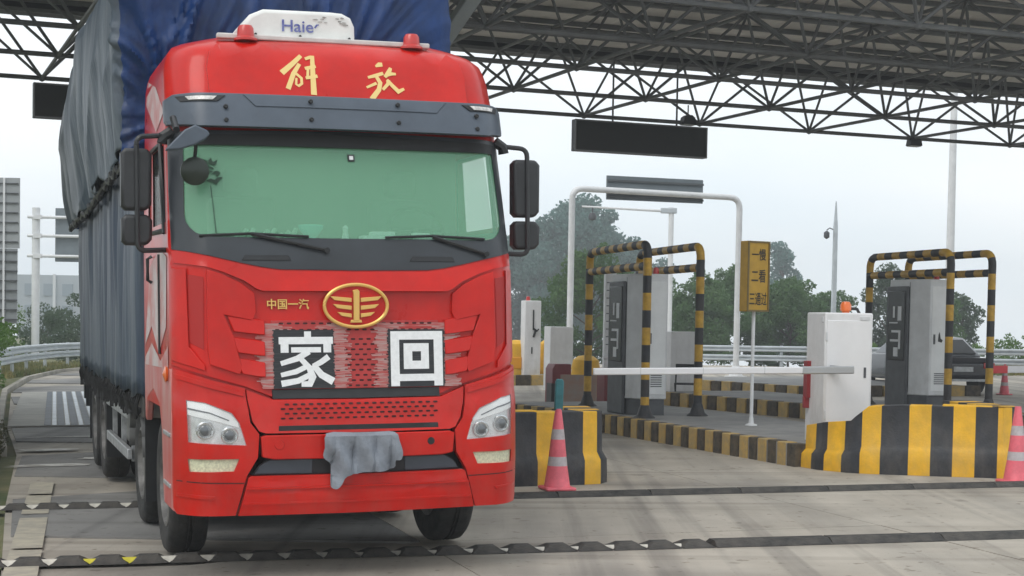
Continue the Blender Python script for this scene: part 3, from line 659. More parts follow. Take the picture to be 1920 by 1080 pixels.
# --- roof fittings
bm = bmesh.new(); prism(bm, [(-.655, 3.80), (-.66, 3.96), (-.60, 4.04), (-.50, 4.085), (0, 4.09), (.09, 4.085), (.155, 4.055), (.185, 3.99), (.19, 3.80)], .86, 1.6); acu = mk('roof_air_conditioner', bm, ACW, truck, bevel=.03, seg=3)
me = text_mesh('Haie', offset=.012)
for v in me.vertices: v.co = (-.365+v.co.x*.235, .853, 3.925+v.co.y*.088)
mkme('worn_lettering', me, BLUEP, acu, ang=0)
bm = bmesh.new(); brush(bm, [(-.118, 3.965), (-.105, 3.985), (-.09, 3.987)], [.014, .012, .008], lambda x, z: Vector((x, .853, z))); mk('letter_remnant', bm, BLUEP, acu, ang=0)
for k in range(14):
    bm = bmesh.new(); x, z = random.uniform(-.13, .12), random.uniform(3.99, 4.045)
    vs = [bm.verts.new((x+random.uniform(.6, 1)*.02*math.cos(a), .8535, z+random.uniform(.5, 1)*.008*math.sin(a))) for a in [2*math.pi*q/8 for q in range(8)]]; bm.faces.new(vs); mk('scuff_mark', bm, SCUFF, acu, ang=0)
for x in (-.56, -.23, .14):
    bm = bmesh.new(); lathe(bm, [(.001, .846), (.01, .846), (.01, .865)], 'y', 8, (x, 0, 3.895)); mk('screw', bm, BLK, acu)
bm = bmesh.new(); box(bm, -.85, .75, .80, .86, 3.845, 3.885); mk('roof_rail', bm, M('rail_pale', (.6, .58, .56), .5, var=.1, vs=8), truck, bevel=.01)
for x in (-.645, .60):
    bm = bmesh.new(); lathe(bm, [(.001, 3.945), (.045, 3.94), (.058, 3.92), (.064, 3.86), (.085, 3.845), (.085, 3.83)], 'z', 20, (x, .78, 0)); mk('roof_marker_lamp', bm, REDL, truck)

# --- chassis, wheels, bed
bm = bmesh.new()
for s in (-1, 1): box(bm, s*.38, s*.46, .5, 10.3, .62, .92)
box(bm, -.9, .9, .35, 1.0, .42, .6); box(bm, -.7, .7, .25, 2.2, .7, 1.15)
for y in (1.55, 3.4, 7.4, 8.75): tube(bm, [(-1.0, y, .52), (1.0, y, .52)], .09, 10)
for y in (2.6, 4.6, 6.2, 9.8): box(bm, -.45, .45, y, y+.15, .6, .9)
mk('chassis_frame', bm, CHAS, truck, bevel=.01)
def wheel(y, side, x, width=.29, dual=False):
    bm = bmesh.new(); r = .525; h = width/2
    prof_ = [(r*.60, -h*.85), (r*.80, -h), (r*.93, -h*.98), (r*.985, -h*.8), (r, -h*.55), (r, -h*.16), (r*.975, -h*.14), (r*.975, -h*.04), (r, -h*.02), (r, h*.02), (r*.975, h*.04), (r*.975, h*.14), (r, h*.16), (r, h*.55), (r*.985, h*.8), (r*.93, h*.98), (r*.80, h), (r*.60, h*.85)]
    lathe(bm, [(a, b) for a, b in prof_], 'x', 44, closed=True)
    o = mk('wheel', bm, RUB, truck, ang=40); o.location = (x, y, r); 
    bm = bmesh.new(); q = side
    lathe(bm, [(r*.61, -h*.9), (r*.61, h*.9), (r*.56, h*.95), (r*.52, h*.6), (r*.42, h*.1 if not dual else -h*.3), (r*.22, h*.25), (r*.20, h*.75), (r*.02, h*.8)], 'x', 28)
    for k in range(10):
        a = 2*math.pi*k/10; lathe(bm, [(.017, h*.1), (.017, h*.45), (.004, h*.5)], 'x', 6, (0, r*.32*math.cos(a), r*.32*math.sin(a)))
    ri = mk('rim', bm, RIMM, o, ang=40)
    if side < 0: ri.rotation_euler = (0, 0, math.pi)
    return o
for y in (1.55, 3.4):
    for s in (-1, 1): wheel(y, s, s*1.04)
for y in (7.4, 8.75):
    for s in (-1, 1):
        wheel(y, s, s*1.08, .27, True); wheel(y, s, s*.76, .27, True)
for s in (-1, 1):
    for z0, z1 in ((.48, .58), (.86, .96)):
        bm = bmesh.new(); box(bm, s*1.17, s*1.22, 4.25, 6.75, z0, z1); mk('side_guard_rail', bm, STEEL, truck, bevel=.008)
    bm = bmesh.new()
    for y in (4.4, 5.5, 6.6): box(bm, s*1.12, s*1.165, y-.04, y+.04, .45, 1.05)
    mk('side_guard_post', bm, STEEL, truck)
    bm = bmesh.new(); box(bm, s*.55, s*1.08, 4.5, 6.4, .5, 1.0); mk('fuel_tank', bm, M('tank_grey', (.24, .24, .23), .5, metal=.4, var=.3, vs=3), truck, bevel=.06, seg=3)
    for y in (2.55, 6.75, 9.45):
        bm = bmesh.new(); box(bm, s*.66, s*1.22, y, y+.02, .28, 1.05); mk('mud_flap', bm, BLK, truck)
    for y in (3.4,):
        bm = bmesh.new(); P = [(s*1.04, y+.64*math.cos(a), .52+.64*math.sin(a)) for a in [R(10+16*k) for k in range(11)]]
        for i in range(10):
            A, B = P[i], P[i+1]; v = [bm.verts.new(q) for q in ((s*.88, A[1], A[2]), (s*1.22, A[1], A[2]), (s*1.22, B[1], B[2]), (s*.88, B[1], B[2]))]; bm.faces.new(v)
        mk('mudguard', bm, M('mudguard_grey', (.10, .10, .10), .6, var=.3, vs=5), truck, ang=60, solid=.015)
bm = bmesh.new(); box(bm, -1.24, 1.24, 2.45, 10.45, .98, 1.17); mk('bed_floor', bm, M('bed_frame_dark', (.035, .035, .038), .75, col2=(.10, .085, .07), vs=5), truck, bevel=.01)
bm = bmesh.new(); box(bm, -1.2, 1.2, 2.52, 10.4, 1.17, 4.0); mk('cargo_stakes', bm, CHAS, truck)
bm = bmesh.new(); box(bm, -1.22, -1.0, 10.46, 10.62, .72, .92); box(bm, 1.0, 1.22, 10.46, 10.62, .72, .92); box(bm, -1.2, 1.2, 10.46, 10.56, .62, .72); mk('rear_bumper', bm, BLK, truck)
bm = bmesh.new()
for s in (-1, 1):
    y = 2.6
    while y < 10.4:
        a = random.uniform(-.04, .04); tube(bm, [(s*1.25, y, 1.2), (s*1.285, y+a, 1.08), (s*1.27, y+.03, random.uniform(.93, 1.02)), (s*1.24, y+.05, 1.05)], .018, 5)
        if random.random() < .5: box(bm, s*1.24, s*1.275, y+.08, y+.08+random.uniform(.05, .14), random.uniform(.9, .98), 1.06)
        y += random.uniform(.16, .26)
mk('tie_hooks', bm, CHAS, truck, kind='stuff')

# --- tarpaulins
def tarpmat(name, top, faded, stretch, dusty_side):
    m = M(name, top, .42, col2=faded, vs=2.2, st=stretch, bump=.35, bs=14, spec=.35, lo=.38, hi=.72)
    if dusty_side:
        t = m.node_tree; p = t.nodes['Principled BSDF']; src = p.inputs['Base Color'].links[0].from_socket
        c = t.nodes.new('ShaderNodeTexCoord'); sx = t.nodes.new('ShaderNodeSeparateXYZ'); t.links.new(c.outputs['Object'], sx.inputs[0])
        mr = t.nodes.new('ShaderNodeMapRange'); mr.inputs['From Min'].default_value = -1.36; mr.inputs['From Max'].default_value = -1.41; mr.inputs['To Max'].default_value = .80
        t.links.new(sx.outputs['X'], mr.inputs[0])
        n = t.nodes.new('ShaderNodeTexNoise'); n.inputs['Scale'].default_value = 2.5; mp = t.nodes.new('ShaderNodeMapping'); mp.inputs['Scale'].default_value = (1, 2.2, .35)
        t.links.new(c.outputs['Object'], mp.inputs[0]); t.links.new(mp.outputs[0], n.inputs['Vector'])
        ml = t.nodes.new('ShaderNodeMath'); ml.operation = 'MULTIPLY'; t.links.new(mr.outputs[0], ml.inputs[0])
        m2 = t.nodes.new('ShaderNodeMapRange'); m2.inputs['From Min'].default_value = .3; m2.inputs['From Max'].default_value = .6; m2.inputs['To Min'].default_value = .55; t.links.new(n.outputs['Fac'], m2.inputs[0]); t.links.new(m2.outputs[0], ml.inputs[1])
        mx = t.nodes.new('ShaderNodeMix'); mx.data_type = 'RGBA'; mx.inputs[7].default_value = (.25, .28, .31, 1)
        t.links.new(ml.outputs[0], mx.inputs[0]); t.links.new(src, mx.inputs[6]); t.links.new(mx.outputs[2], p.inputs['Base Color'])
    return m
TARP_UP = tarpmat('blue_tarpaulin', (.003, .021, .082), (.006, .052, .22), (1, 1, .6), False)
TARP_SIDE = tarpmat('sheen_faded_tarpaulin', (.045, .067, .095), (.15, .178, .21), (1, 2.2, .35), False)  # grey puts light sheen into the side's colour along with dust and fading
TARP_LO = tarpmat('faded_tarpaulin', (.018, .034, .068), (.10, .128, .16), (1, 2.6, .16), False)
def perimeter(x0, x1, y0, y1, r, ds):
    """closed loop from rear left, forward along the left, across the front, back along the right; (x, y, nx, ny)"""
    P = []
    def line(a, b, nx, ny):
        L_ = math.dist(a, b); k = max(1, int(L_/ds))
        for i in range(k): t = i/k; P.append((a[0]+(b[0]-a[0])*t, a[1]+(b[1]-a[1])*t, nx, ny))
    def arc(cx, cy, a0):
        for i in range(5): a = R(a0-i*18) if False else R(a0+i*18); P.append((cx+r*math.cos(a), cy+r*math.sin(a), math.cos(a), math.sin(a)))
    line((x0, y1-r), (x0, y0+r), -1, 0); arc(x0+r, y0+r, 180)
    line((x0+r, y0), (x1-r, y0), 0, -1); arc(x1-r, y0+r, 270)
    line((x1, y0+r), (x1, y1-r), 1, 0); arc(x1-r, y1-r, 0)
    line((x1-r, y1), (x0+r, y1), 0, 1); arc(x0+r, y1-r, 90)
    return P
def fold(s, f, ph=0.):
    return math.sin(f*s + 1.7*math.sin(s*f*.31+ph) + 2.2*noise.noise((s*.9+ph, ph, 3.1)))
def upper_tarp():
    bm = bmesh.new(); P = perimeter(-1.44, 1.36, 2.36, 10.75, .10, .024); n = len(P); rows = []
    hem0 = 3.12; NZ = 72
    for j in range(NZ+1):
        t = j/NZ; row = []
        for i, (x, y, nx, ny) in enumerate(P):
            top = 4.92 - .32*smooth(6.0, 11.0, y) + .05*noise.noise((y*.8, x, 0))
            hem = hem0 - .16*smooth(2.5, 8.5, y) + .06*noise.noise((y*2.1, x*2.1, 5)) + .035*fold(y+x, 9, 2.)
            if ny < -.5: hem = 3.05
            z = hem + (top-hem)*t
            s = y if abs(nx) > .5 else x+40
            d = 0.
            if abs(nx) > .3 and ny > -.8:
                k = (1-t)
                am = .35+1.5*abs(noise.noise((y*.55, z*.8, 9.)))
                d += am*(.012+.034*k)*fold(y+.12*z, 5.2, 1.+.25*t) + am*(.006+.014*k)*fold(y+.3*z, 13, 4.) + .025*(1-abs(math.sin(2.3*y+1.6*z+2*noise.noise((y*.8, z, 4.)))))**3
                d += .08*math.sin(math.pi*min(1, max(0, t*.95)))*smooth(2.4, 5.5, y) - .05*k
                d += .06*noise.noise((y*.7, z*.9, 2.))
                d -= .05*smooth(8, 10.7, y)
            if ny < -.3:
                # creases fan out of the two places where the sheet is pulled down behind the cab roof
                for px, pz, fr, amp, ph in ((-1.0, 3.45, 7, .13, 0.), (-.9, 3.5, 22, .04, 3.), (.05, 3.30, 30, .06, 2.), (.15, 3.45, 11, .06, 2.)):
                    a = math.atan2(z-pz, x-px); rd = math.hypot(z-pz, x-px)
                    wgt = math.exp(-((x-px-(.55 if px > 0 else .1))**2)/.45)
                    q = a*fr + ph + 2.6*noise.noise((a*2.5, rd*1.2, ph))
                    d += amp*wgt*(1-abs(math.sin(q)))**1.6*min(1, rd/.5)*(.5+.9*abs(noise.noise((a*4, 2., ph))))
                    d += amp*.3*wgt*(1-abs(math.sin(q*2.3+1)))**2*min(1, rd/.5)
                d += .05*noise.noise((x*1.6, z*1.6, 7.))
                d -= .06*math.exp(-((z-3.7)/.3)**2)
            # shoulder rounding at the top
            q = max(0, (t-.84)/.16); inn = .20*q*q
            row.append(bm.verts.new((x+nx*(d-inn), y+ny*(d-inn), z - .05*q*q)))
        rows.append(row)
    cx, cy = -.04, 6.5
    for k, fr in enumerate((.8, .5, .2)):
        rows.append([bm.verts.new((cx+(v.co.x-cx)*fr, cy+(v.co.y-cy)*(fr*.4+.6 if fr > .5 else fr), v.co.z+.05*(k+1)*.4)) for v in rows[NZ]])
    for j in range(len(rows)-1):
        for i in range(n):
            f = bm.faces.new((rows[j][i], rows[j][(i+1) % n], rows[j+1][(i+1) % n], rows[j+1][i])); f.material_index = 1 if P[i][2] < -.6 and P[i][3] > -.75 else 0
    bm.faces.new(rows[-1])
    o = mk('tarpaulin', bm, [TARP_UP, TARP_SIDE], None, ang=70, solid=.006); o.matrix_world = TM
    tag(o, 'wrinkled blue tarpaulin pulled over the high load behind the cab, its side faded grey with light sheen painted in', 'tarpaulin')
upper_tarp()
def lower_tarp():
    bm = bmesh.new(); P = perimeter(-1.262, 1.262, 2.47, 10.44, .05, .035); n = len(P); rows = []; NZ = 16
    for j in range(NZ+1):
        t = j/NZ; row = []
        for x, y, nx, ny in P:
            s = y if abs(nx) > .5 else x+30
            z = 1.16 + .025*fold(s, 8, 1.) + (3.45-1.16)*t if t < 1 else 3.45
            am = .4+1.6*abs(noise.noise((s*.7, z*.6, 12.))); d = am*.020*fold(s+.05*z, 9.5, .3) + am*.011*fold(s-.04*z, 23, 2.) + .025*noise.noise((s*1.1, z*.5, 1.)) + .02*(1-t)
            row.append(bm.verts.new((x+nx*d, y+ny*d, z)))
        rows.append(row)
    for j in range(NZ):
        for i in range(n): bm.faces.new((rows[j][i], rows[j][(i+1) % n], rows[j+1][(i+1) % n], rows[j+1][i]))
    o = mk('tarpaulin', bm, TARP_LO, None, ang=70, solid=.005); o.matrix_world = TM
    tag(o, 'faded blue grey side tarpaulin hanging in vertical folds along the truck bed', 'tarpaulin')
lower_tarp()
# dark tube added for the shadow gap under the hem of the upper sheet
bm = bmesh.new(); pts = []
for k in range(60):
    y = 2.5+k*.135; pts.append((-1.36-.03*random.random(), y, 3.06-.14*smooth(2.5, 8.5, y)+.03*math.sin(k*1.7)))
tube(bm, pts, .03, 6); o = mk('hem_shadow', bm, BLK, None); o.matrix_world = TM; tag(o, 'dark strip added for the shadow under the hem of the upper blue tarpaulin', 'shadow strip')

# --- grey shirt over the bumper
def shirt():
    ctl = [(-.25, 1.02), (-.05, 1.022), (.1, 1.022), (.235, 1.02), (.262, .96), (.285, .88), (.27, .825), (.236, .82), (.228, .765), (.11, .748), (-.03, .738), (-.115, .722), (-.15, .67), (-.185, .638), (-.215, .645), (-.222, .70), (-.215, .80), (-.258, .84), (-.272, .868), (-.262, .92)]
    outl = []
    for i in range(len(ctl)):
        p0, p1, p2, p3 = (Vector(ctl[(i+k-1) % len(ctl)]) for k in range(4))
        for t in (0, .33, .66): outl.append(tuple(.5*(2*p1+(p2-p0)*t+(2*p0-5*p1+4*p2-p3)*t*t+(3*p1-p0-3*p2+p3)*t**3)))
    def fn(x, z):
        d = .020*math.sin(x*27+1.5*math.sin(z*7)) + .018*noise.noise((x*8, z*5, 1)) + .012*math.sin((x*1.5+z)*22)
        fd = sum(.030*math.exp(-((x-x0-.06*(z-.8))/.014)**2) for x0 in (-.205, .205, -.06, .09)); return .055+(d*1.3-fd)*min(1, (1.03-z)/.12)
    def sf(x, z): return -.004 - .052*min(1, max(0, (1.03-z)/.03)) - .006
    o = panel('draped_shirt', outl, GREYC, None, off=.012, th=.008, fn=fn, bev=0, step=.025, surf=sf)
    o.parent = None; o.matrix_world = TM
    tag(o, 'grey cloth shirt draped over the truck bumper hiding the number plate', 'cloth')
shirt()
# --- things lying on the dashboard
TEALP = M('teal_plastic', (.20, .85, .74), .5, emis=None); PAPER = M('pale_paper', (.62, .90, .82), .8)
def dash_thing(name, label, cat, bm, m):
    o = mk(name, bm, m, None, bevel=.004); o.matrix_world = TM; tag(o, label, cat)
bm = bmesh.new(); lathe(bm, [(.001, 2.36), (.025, 2.365), (.085, 2.45), (.09, 2.475), (.001, 2.475)], 'z', 20, (-.27, .30, 0)); dash_thing('bowl', 'teal bowl on the dashboard behind the windscreen', 'bowl', bm, TEALP)
bm = bmesh.new(); box(bm, .10, .36, .26, .40, 2.37, 2.405); box(bm, .17, .34, .27, .38, 2.407, 2.435); dash_thing('paper_stack', 'stack of pale papers on the middle of the dashboard', 'papers', bm, PAPER)
bm = bmesh.new(); box(bm, .50, .72, .27, .38, 2.36, 2.40); box(bm, .48, .60, .28, .36, 2.402, 2.43); dash_thing('carton', 'pale teal carton on the dashboard below the steering wheel', 'carton', bm, PAPER)
bm = bmesh.new()
for k in range(9):
    x = -.82+.05*k; tube(bm, [(x, .33, 2.36), (x+.05, .31, 2.40+.05*abs(math.sin(k)))], .018, 6)
dash_thing('crumpled_cloth', 'crumpled pale green cloth along the dashboard corner by the door', 'cloth', bm, M('pale_green_cloth', (.30, .52, .40), .9))
bm = bmesh.new(); lathe(bm, [(.001, 2.36), (.03, 2.37), (.018, 2.43), (.024, 2.46), (.001, 2.48)], 'z', 12, (-.02, .30, 0)); dash_thing('figurine', 'small pale ornament on the dashboard beside the teal bowl', 'ornament', bm, PAPER)

# ------------------------------------------------------------------ toll islands
def stripe_wall(name, path, parent, mats, band=.30, prof_=None, cap=True):
    """flared concrete barrier following a path (x, y, height); colour bands by length"""
    pts = []
    for (x0, y0, h0), (x1, y1, h1) in zip(path, path[1:]):
        L_ = math.hypot(x1-x0, y1-y0); k = max(1, round(L_/(band/3)))
        for i in range(k): t = i/k; pts.append((x0+(x1-x0)*t, y0+(y1-y0)*t, h0+(h1-h0)*t))
    pts.append(path[-1]); bm = bmesh.new(); rings = []
    prof_ = prof_ or [(0, .0), (.16, .0), (.33, .005), (.38, .03), (.44, .06), (1.0, .07)]
    acc = 0; lens = []
    for i, (x, y, h) in enumerate(pts):
        a = pts[max(0, i-1)]; b = pts[min(len(pts)-1, i+1)]; d = Vector((b[0]-a[0], b[1]-a[1])).normalized(); nrm = Vector((d.y, -d.x))
        if i: acc += math.hypot(x-pts[i-1][0], y-pts[i-1][1])
        lens.append(acc); ring = []
        for f, inn in prof_: ring.append(bm.verts.new(G(x-nrm.x*inn, y-nrm.y*inn, f*h)))
        for f in (1.0, 0): ring.append(bm.verts.new(G(x-nrm.x*.40, y-nrm.y*.40, f*h)))
        rings.append(ring)
    for i in range(len(rings)-1):
        mi = int((lens[i]+lens[i+1])/2/band) % 2
        for k in range(len(rings[0])-1): bm.faces.new((rings[i][k], rings[i+1][k], rings[i+1][k+1], rings[i][k+1])).material_index = mi
    bm.faces.new(rings[0]); bm.faces.new(rings[-1][::-1])
    return mk(name, bm, mats, parent, ang=40, bevel=.02)
def island(label, poly, h, band=.26, worn=True, edges=None, hs=None):
    """raised slab with kerb stones set round its edge"""
    cx = sum(p[0] for p in poly)/len(poly); cy = sum(p[1] for p in poly)/len(poly)
    root = thing('toll_island', label, 'traffic island', G(cx, cy, 0))
    inv = Matrix.Translation(-G(cx, cy, 0))
    bm = bmesh.new(); tp = []; 
    for x, y in poly: tp.append((x+(cx-x)*.06, y+(cy-y)*.02))
    A = [bm.verts.new(inv @ G(x, y, h-.012)) for x, y in tp]; B = [bm.verts.new(inv @ G(x, y, -.01)) for x, y in tp]
    bm.faces.new(A)
    for k in range(len(A)): bm.faces.new((A[k], B[k], B[(k+1) % len(A)], A[(k+1) % len(A)]))
    mk('island_paving', bm, M('island_concrete', (.30, .295, .285), .8, col2=(.20, .20, .20), vs=1.6, bump=.2), root, ang=0)
    n = len(poly); mm = (YELW, BLKW) if worn else (YEL, BLKP); idx = 0
    for e in range(n):
        if edges is not None and e not in edges: continue
        a, b = Vector(poly[e]), Vector(poly[(e+1) % n]); L_ = (b-a).length; d = (b-a).normalized(); nrm = Vector((d.y, -d.x)); k = max(1, round(L_/band))
        for i in range(k):
            p, q = a+d*L_*(i/k+.004), a+d*L_*((i+1)/k-.004); bm = bmesh.new(); o_ = random.uniform(-.006, .006)
            for s in (0,):
                c4 = [(p.x+nrm.x*(.02+o_), p.y+nrm.y*(.02+o_)), (q.x+nrm.x*(.02+o_), q.y+nrm.y*(.02+o_)), (q.x-nrm.x*.16, q.y-nrm.y*.16), (p.x-nrm.x*.16, p.y-nrm.y*.16)]
                hh = h+random.uniform(-.004, .004)
                T_ = [bm.verts.new(inv @ G(x, y, hh)) for x, y in c4]; B_ = [bm.verts.new(inv @ G(x, y, -.01)) for x, y in c4]
                bm.faces.new(T_)
                for z in range(4): bm.faces.new((T_[z], B_[z], B_[(z+1) % 4], T_[(z+1) % 4]))
            mk('kerb_stone', bm, mm[idx % 2], root, ang=0, bevel=.012); idx += 1
    return root
# order of the polygon: left kerb from far to near first, outward normal to the left/near side
isl1 = island('toll island with brown and yellow striped kerb carrying the left pay kiosk', [(-.35, 29.4), (1.50, 25.55), (3.55, 19.75), (5.7, 20.3), (3.9, 26.2), (2.0, 30.2)], .29, edges=(0, 1))
isl0 = island('toll island running back behind the truck with worn striped kerb', [(-5.2, 33.5), (-1.3, 18.2), (.95, 18.6), (-2.9, 34)], .29, edges=(1, 2))
isl2 = island('toll island with striped kerb carrying the pay kiosk beside the dark car', [(2.9, 34.6), (5.35, 29.6), (6.6, 25.6), (8.9, 26.2), (7.7, 30.2), (5.3, 35.2)], .28, band=.34, edges=(0, 1, 2, 3))
isl3 = island('far toll island with pale yellow striped kerb behind the left kiosk', [(3.6, 43.5), (6.8, 37.9), (11.4, 38.8), (9.0, 45.0)], .26, band=.42, edges=(0, 1))
isl4 = island('far toll island with faded striped kerb carrying white cabinets', [(-3.5, 50), (-.3, 43.2), (1.75, 43.9), (-1.2, 51)], .28, band=.42, edges=(0, 1))
nose1 = stripe_wall('crash_barrier', [(3.60, 19.80, .52), (3.74, 19.42, .58), (4.02, 19.08, .62), (4.22, 18.96, .80), (4.6, 18.82, .82), (5.72, 18.48, .82), (5.95, 18.62, .82), (6.02, 18.9, .82), (5.85, 20.2, .82)], None, [YEL, BLKP], .255)
tag(nose1, 'yellow and black concrete crash barrier at the foot of the white barrier box', 'crash barrier')
nose0 = stripe_wall('crash_barrier', [(-1.7, 17.2, .78), (-.9, 16.92, .80), (.30, 17.34, .80), (.82, 17.52, .80), (1.0, 17.62, .80), (1.08, 17.82, .80), (.95, 18.9, .80)], None, [YEL, BLKP], .265)
tag(nose0, 'yellow and black concrete crash barrier behind the traffic cone next to the truck', 'crash barrier')
for par, (x, y, h), (ux, uy) in ((nose1, (5.35, 18.75, .815), (.95, -.3)), (nose0, (.0, 17.5, .795), (.95, .33))):
    bm = bmesh.new(); mtx = Matrix.Translation(G(x, y, h)) @ Matrix.Rotation(math.atan2(uy, ux), 4, 'Z'); box(bm, -.28, .28, -.07, .13, -.02, .02, 0, mtx); mk('lifting_plate', bm, YEL, par, bevel=.008)

# pay kiosks ------------------------------------------------------------
def kiosk(loc, label, variant):
    k = thing('pay_kiosk', label, 'kiosk', loc, LANE, 'pay kiosks standing on the islands')
    W, D, Hh = .58, 1.02, 2.27
    bm = bmesh.new(); prism(bm, [(0, .30), (0, D), (W, D), (W, 0), (.20, 0)], .26, Hh, 'z'); body = mk('kiosk_body', bm, CABG, k, bevel=.015)
    bm = bmesh.new(); prism(bm, [(.02, .32), (.02, D-.02), (W-.02, D-.02), (W-.02, .03), (.2, .03)], -.03, .262, 'z'); mk('plinth', bm, CABD, k, bevel=.01)
    bm = bmesh.new(); box(bm, -.05, .005, .34, D+.02, .0, Hh-.12); fas = mk('service_panel', bm, CABD, k, bevel=.02)
    bm = bmesh.new(); box(bm, -.065, -.045, .40, D-.05, .85, Hh-.2); scr = mk('screen_panel', bm, SCRN, fas, bevel=.01)
    lt = M('panel_print_white', (.68, .70, .72), .5)
    for (y0, y1, z0, z1) in ((.5, .62, 1.55, 1.8), (.72, .78, 1.6, 1.8), (.52, .86, 1.18, 1.22), (.52, .58, 1.05, 1.38), (.58, .82, 1.34, 1.38), (.6, .74, .92, 1.08), (.62, .9, 1.5, 1.52)):
        bm = bmesh.new(); box(bm, -.070, -.064, y0, y1, z0, z1); mk('panel_marking', bm, lt, scr)
    bm = bmesh.new(); box(bm, .235, W-.03, -.006, .01, .34, Hh-.12); dr = mk('door', bm, M('kiosk_door_grey', (.74, .755, .76), .45, var=.06, vs=3), k, bevel=.004)
    bm = bmesh.new(); box(bm, .27, .30, -.02, 0, 1.15, 1.32); mk('door_lock', bm, CABD, dr)
    if variant:
        bm = bmesh.new(); prism(bm, [(.36, 1.20), (.43, 1.18), (.45, 1.22), (.41, 1.25), (.39, 1.36), (.37, 1.32)], -.012, -.005); mk('door_emblem', bm, BLK, dr)
        bm = bmesh.new(); box(bm, W+.02, W+.16, .2, .75, .9, 1.95); mk('side_cabinet', bm, CABG, k, bevel=.01)
    for i_ in range(6):
        bm = bmesh.new(); box(bm, .30, W-.09, -.012, -.004, .46+.035*i_, .475+.035*i_); mk('vent_slat', bm, CABD, dr)
    bm = bmesh.new(); box(bm, -.004, .004, .02+.31, .02+.32, .3, Hh-.05); mk('panel_seam', bm, CABD, body)
    bm = bmesh.new(); lathe(bm, [(.05, Hh-.002), (.05, Hh+.04), (.04, Hh+.1), (.005, Hh+.12)], 'z', 12, (W-.12, .25, 0)); mk('warning_lamp', bm, REDL, k)
    return k
kiosk(G(1.93, 25.52, .28), 'grey pay kiosk inside striped guard hoops behind the white barrier arm', 0)
kiosk(G(7.0, 27.55, .27), 'grey pay kiosk with black arrow mark on its door beside the dark car', 1)

# guard hoops -----------------------------------------------------------
def hoop(p0, p1, hgt, name_label):
    """striped tube bent over: two posts, top tube and a lower cross bar"""
    p0, p1 = Vector((*p0, 0)), Vector((*p1, 0)); root = thing('guard_hoop', name_label, 'guard hoop', G(p0.x, p0.y, .27), 0, 'striped guard hoops round the kiosks')
    o = G(p0.x, p0.y, .27); q = G(p1.x, p1.y, .27) - o
    d = Vector((q.x, q.y, 0)); r = .068
    def banded(path, name, b0):
        pts = [path[0]]; 
        for a, b in zip(path, path[1:]):
            k = max(1, int((b-a).length/.066)); pts += [a+(b-a)*(i+1)/k for i in range(k)]
        acc = [0]
        for a, b in zip(pts, pts[1:]): acc.append(acc[-1]+(b-a).length)
        bm = bmesh.new(); tube(bm, pts, r, 12, mif=lambda i: int((acc[i]+acc[i+1])/2/.27+b0) % 2); return mk(name, bm, [BLKP, YELF], root, ang=50)
    z = Vector((0, 0, 1))
    banded(rounded([Vector((0, 0, 0)), z*hgt, d+z*(hgt+q.z), Vector((d.x, d.y, q.z))], .22, 6), 'bent_tube', 0)
    banded([z*(hgt-.34), d+z*(hgt-.34+q.z)], 'cross_bar', .4)
    for c in (Vector((0, 0, 0)), q):
        bm = bmesh.new(); lathe(bm, [(.17, -.02), (.17, .02), (.12, .06), (.075, .2), (.06, .22)], 'z', 14, c); mk('foot_flange', bm, BLKP, root)
    return root
hoop((1.34, 28.3), (2.08, 24.95), 2.72, 'black and yellow guard hoop on the lane side of the kiosk behind the barrier arm')
hoop((2.25, 28.7), (2.98, 25.6), 2.72, 'black and yellow guard hoop between that kiosk and the yellow sign')
hoop((6.62, 29.8), (7.40, 27.15), 2.72, 'black and yellow guard hoop on the lane side of the kiosk with the arrow mark')
hoop((7.43, 30.2), (8.22, 27.55), 2.72, 'black and yellow guard hoop next to the dark car and the red tipped arm')

# barrier boxes and arms ------------------------------------------------
def barrier_box(loc, rz, W, D, Hh, label, lamp, sc=1):
    k = thing('barrier_box', label, 'barrier box', loc, rz, 'boom barrier boxes')
    bm = bmesh.new(); box(bm, 0, W, 0, D, -.03, Hh); mk('box_body', bm, CABW, k, bevel=.02)
    bm = bmesh.new(); box(bm, .03, W-.03, -.008, .01, .12, Hh-.1); d = mk('front_panel', bm, M('panel_white', (.80, .80, .81), .4, var=.03, vs=3), k, bevel=.004)
    bm = bmesh.new(); box(bm, -.05, 0.005, D-.16, D-.04, Hh*.33, Hh*.62); box(bm, -.07, 0.003, D-.13, D-.07, Hh*.25, Hh*.34); mk('hinge_bracket', bm, M('red_bracket', (.26, .02, .025), .5), k, bevel=.006)
    bm = bmesh.new(); box(bm, -.012, .004, .05, .09, Hh-.12, Hh-.06); box(bm, W*.72, W*.92, -.012, 0, Hh-.09, Hh-.05); mk('label_plate', bm, CABG, k)
    bm = bmesh.new(); box(bm, W-.12, W-.09, -.016, -.007, Hh*.5, Hh*.58); mk('panel_lock', bm, CABD, d)
    for z_ in (.3, Hh-.35):
        bm = bmesh.new(); box(bm, .012, .03, -.016, .0, z_, z_+.1); mk('hinge', bm, CABG, d)
    x, y = lamp
    bm = bmesh.new(); lathe(bm, [(.05, Hh-.01), (.05, Hh+.02), (.07, Hh+.03), (.07, Hh+.10), (.05, Hh+.14), (.004, Hh+.15)], 'z', 14, (x, y, 0)); mk('beacon', bm, ORG, k)
    bm = bmesh.new(); tube(bm, [(x+.05, y, Hh+.06), (x+.16, y, Hh+.05), (x+.2, y, Hh-.02)], .02, 6); mk('beacon_cable', bm, BLK, k)
    return k
BOX1 = barrier_box(G(3.93, 20.15, .28), R(14), .66, .55, 1.64, 'tall white box with orange beacon and a white boom lowered across the lane', (.42, .3))
ARM = M('arm_white', (.78, .78, .80), .35, metal=.1); 
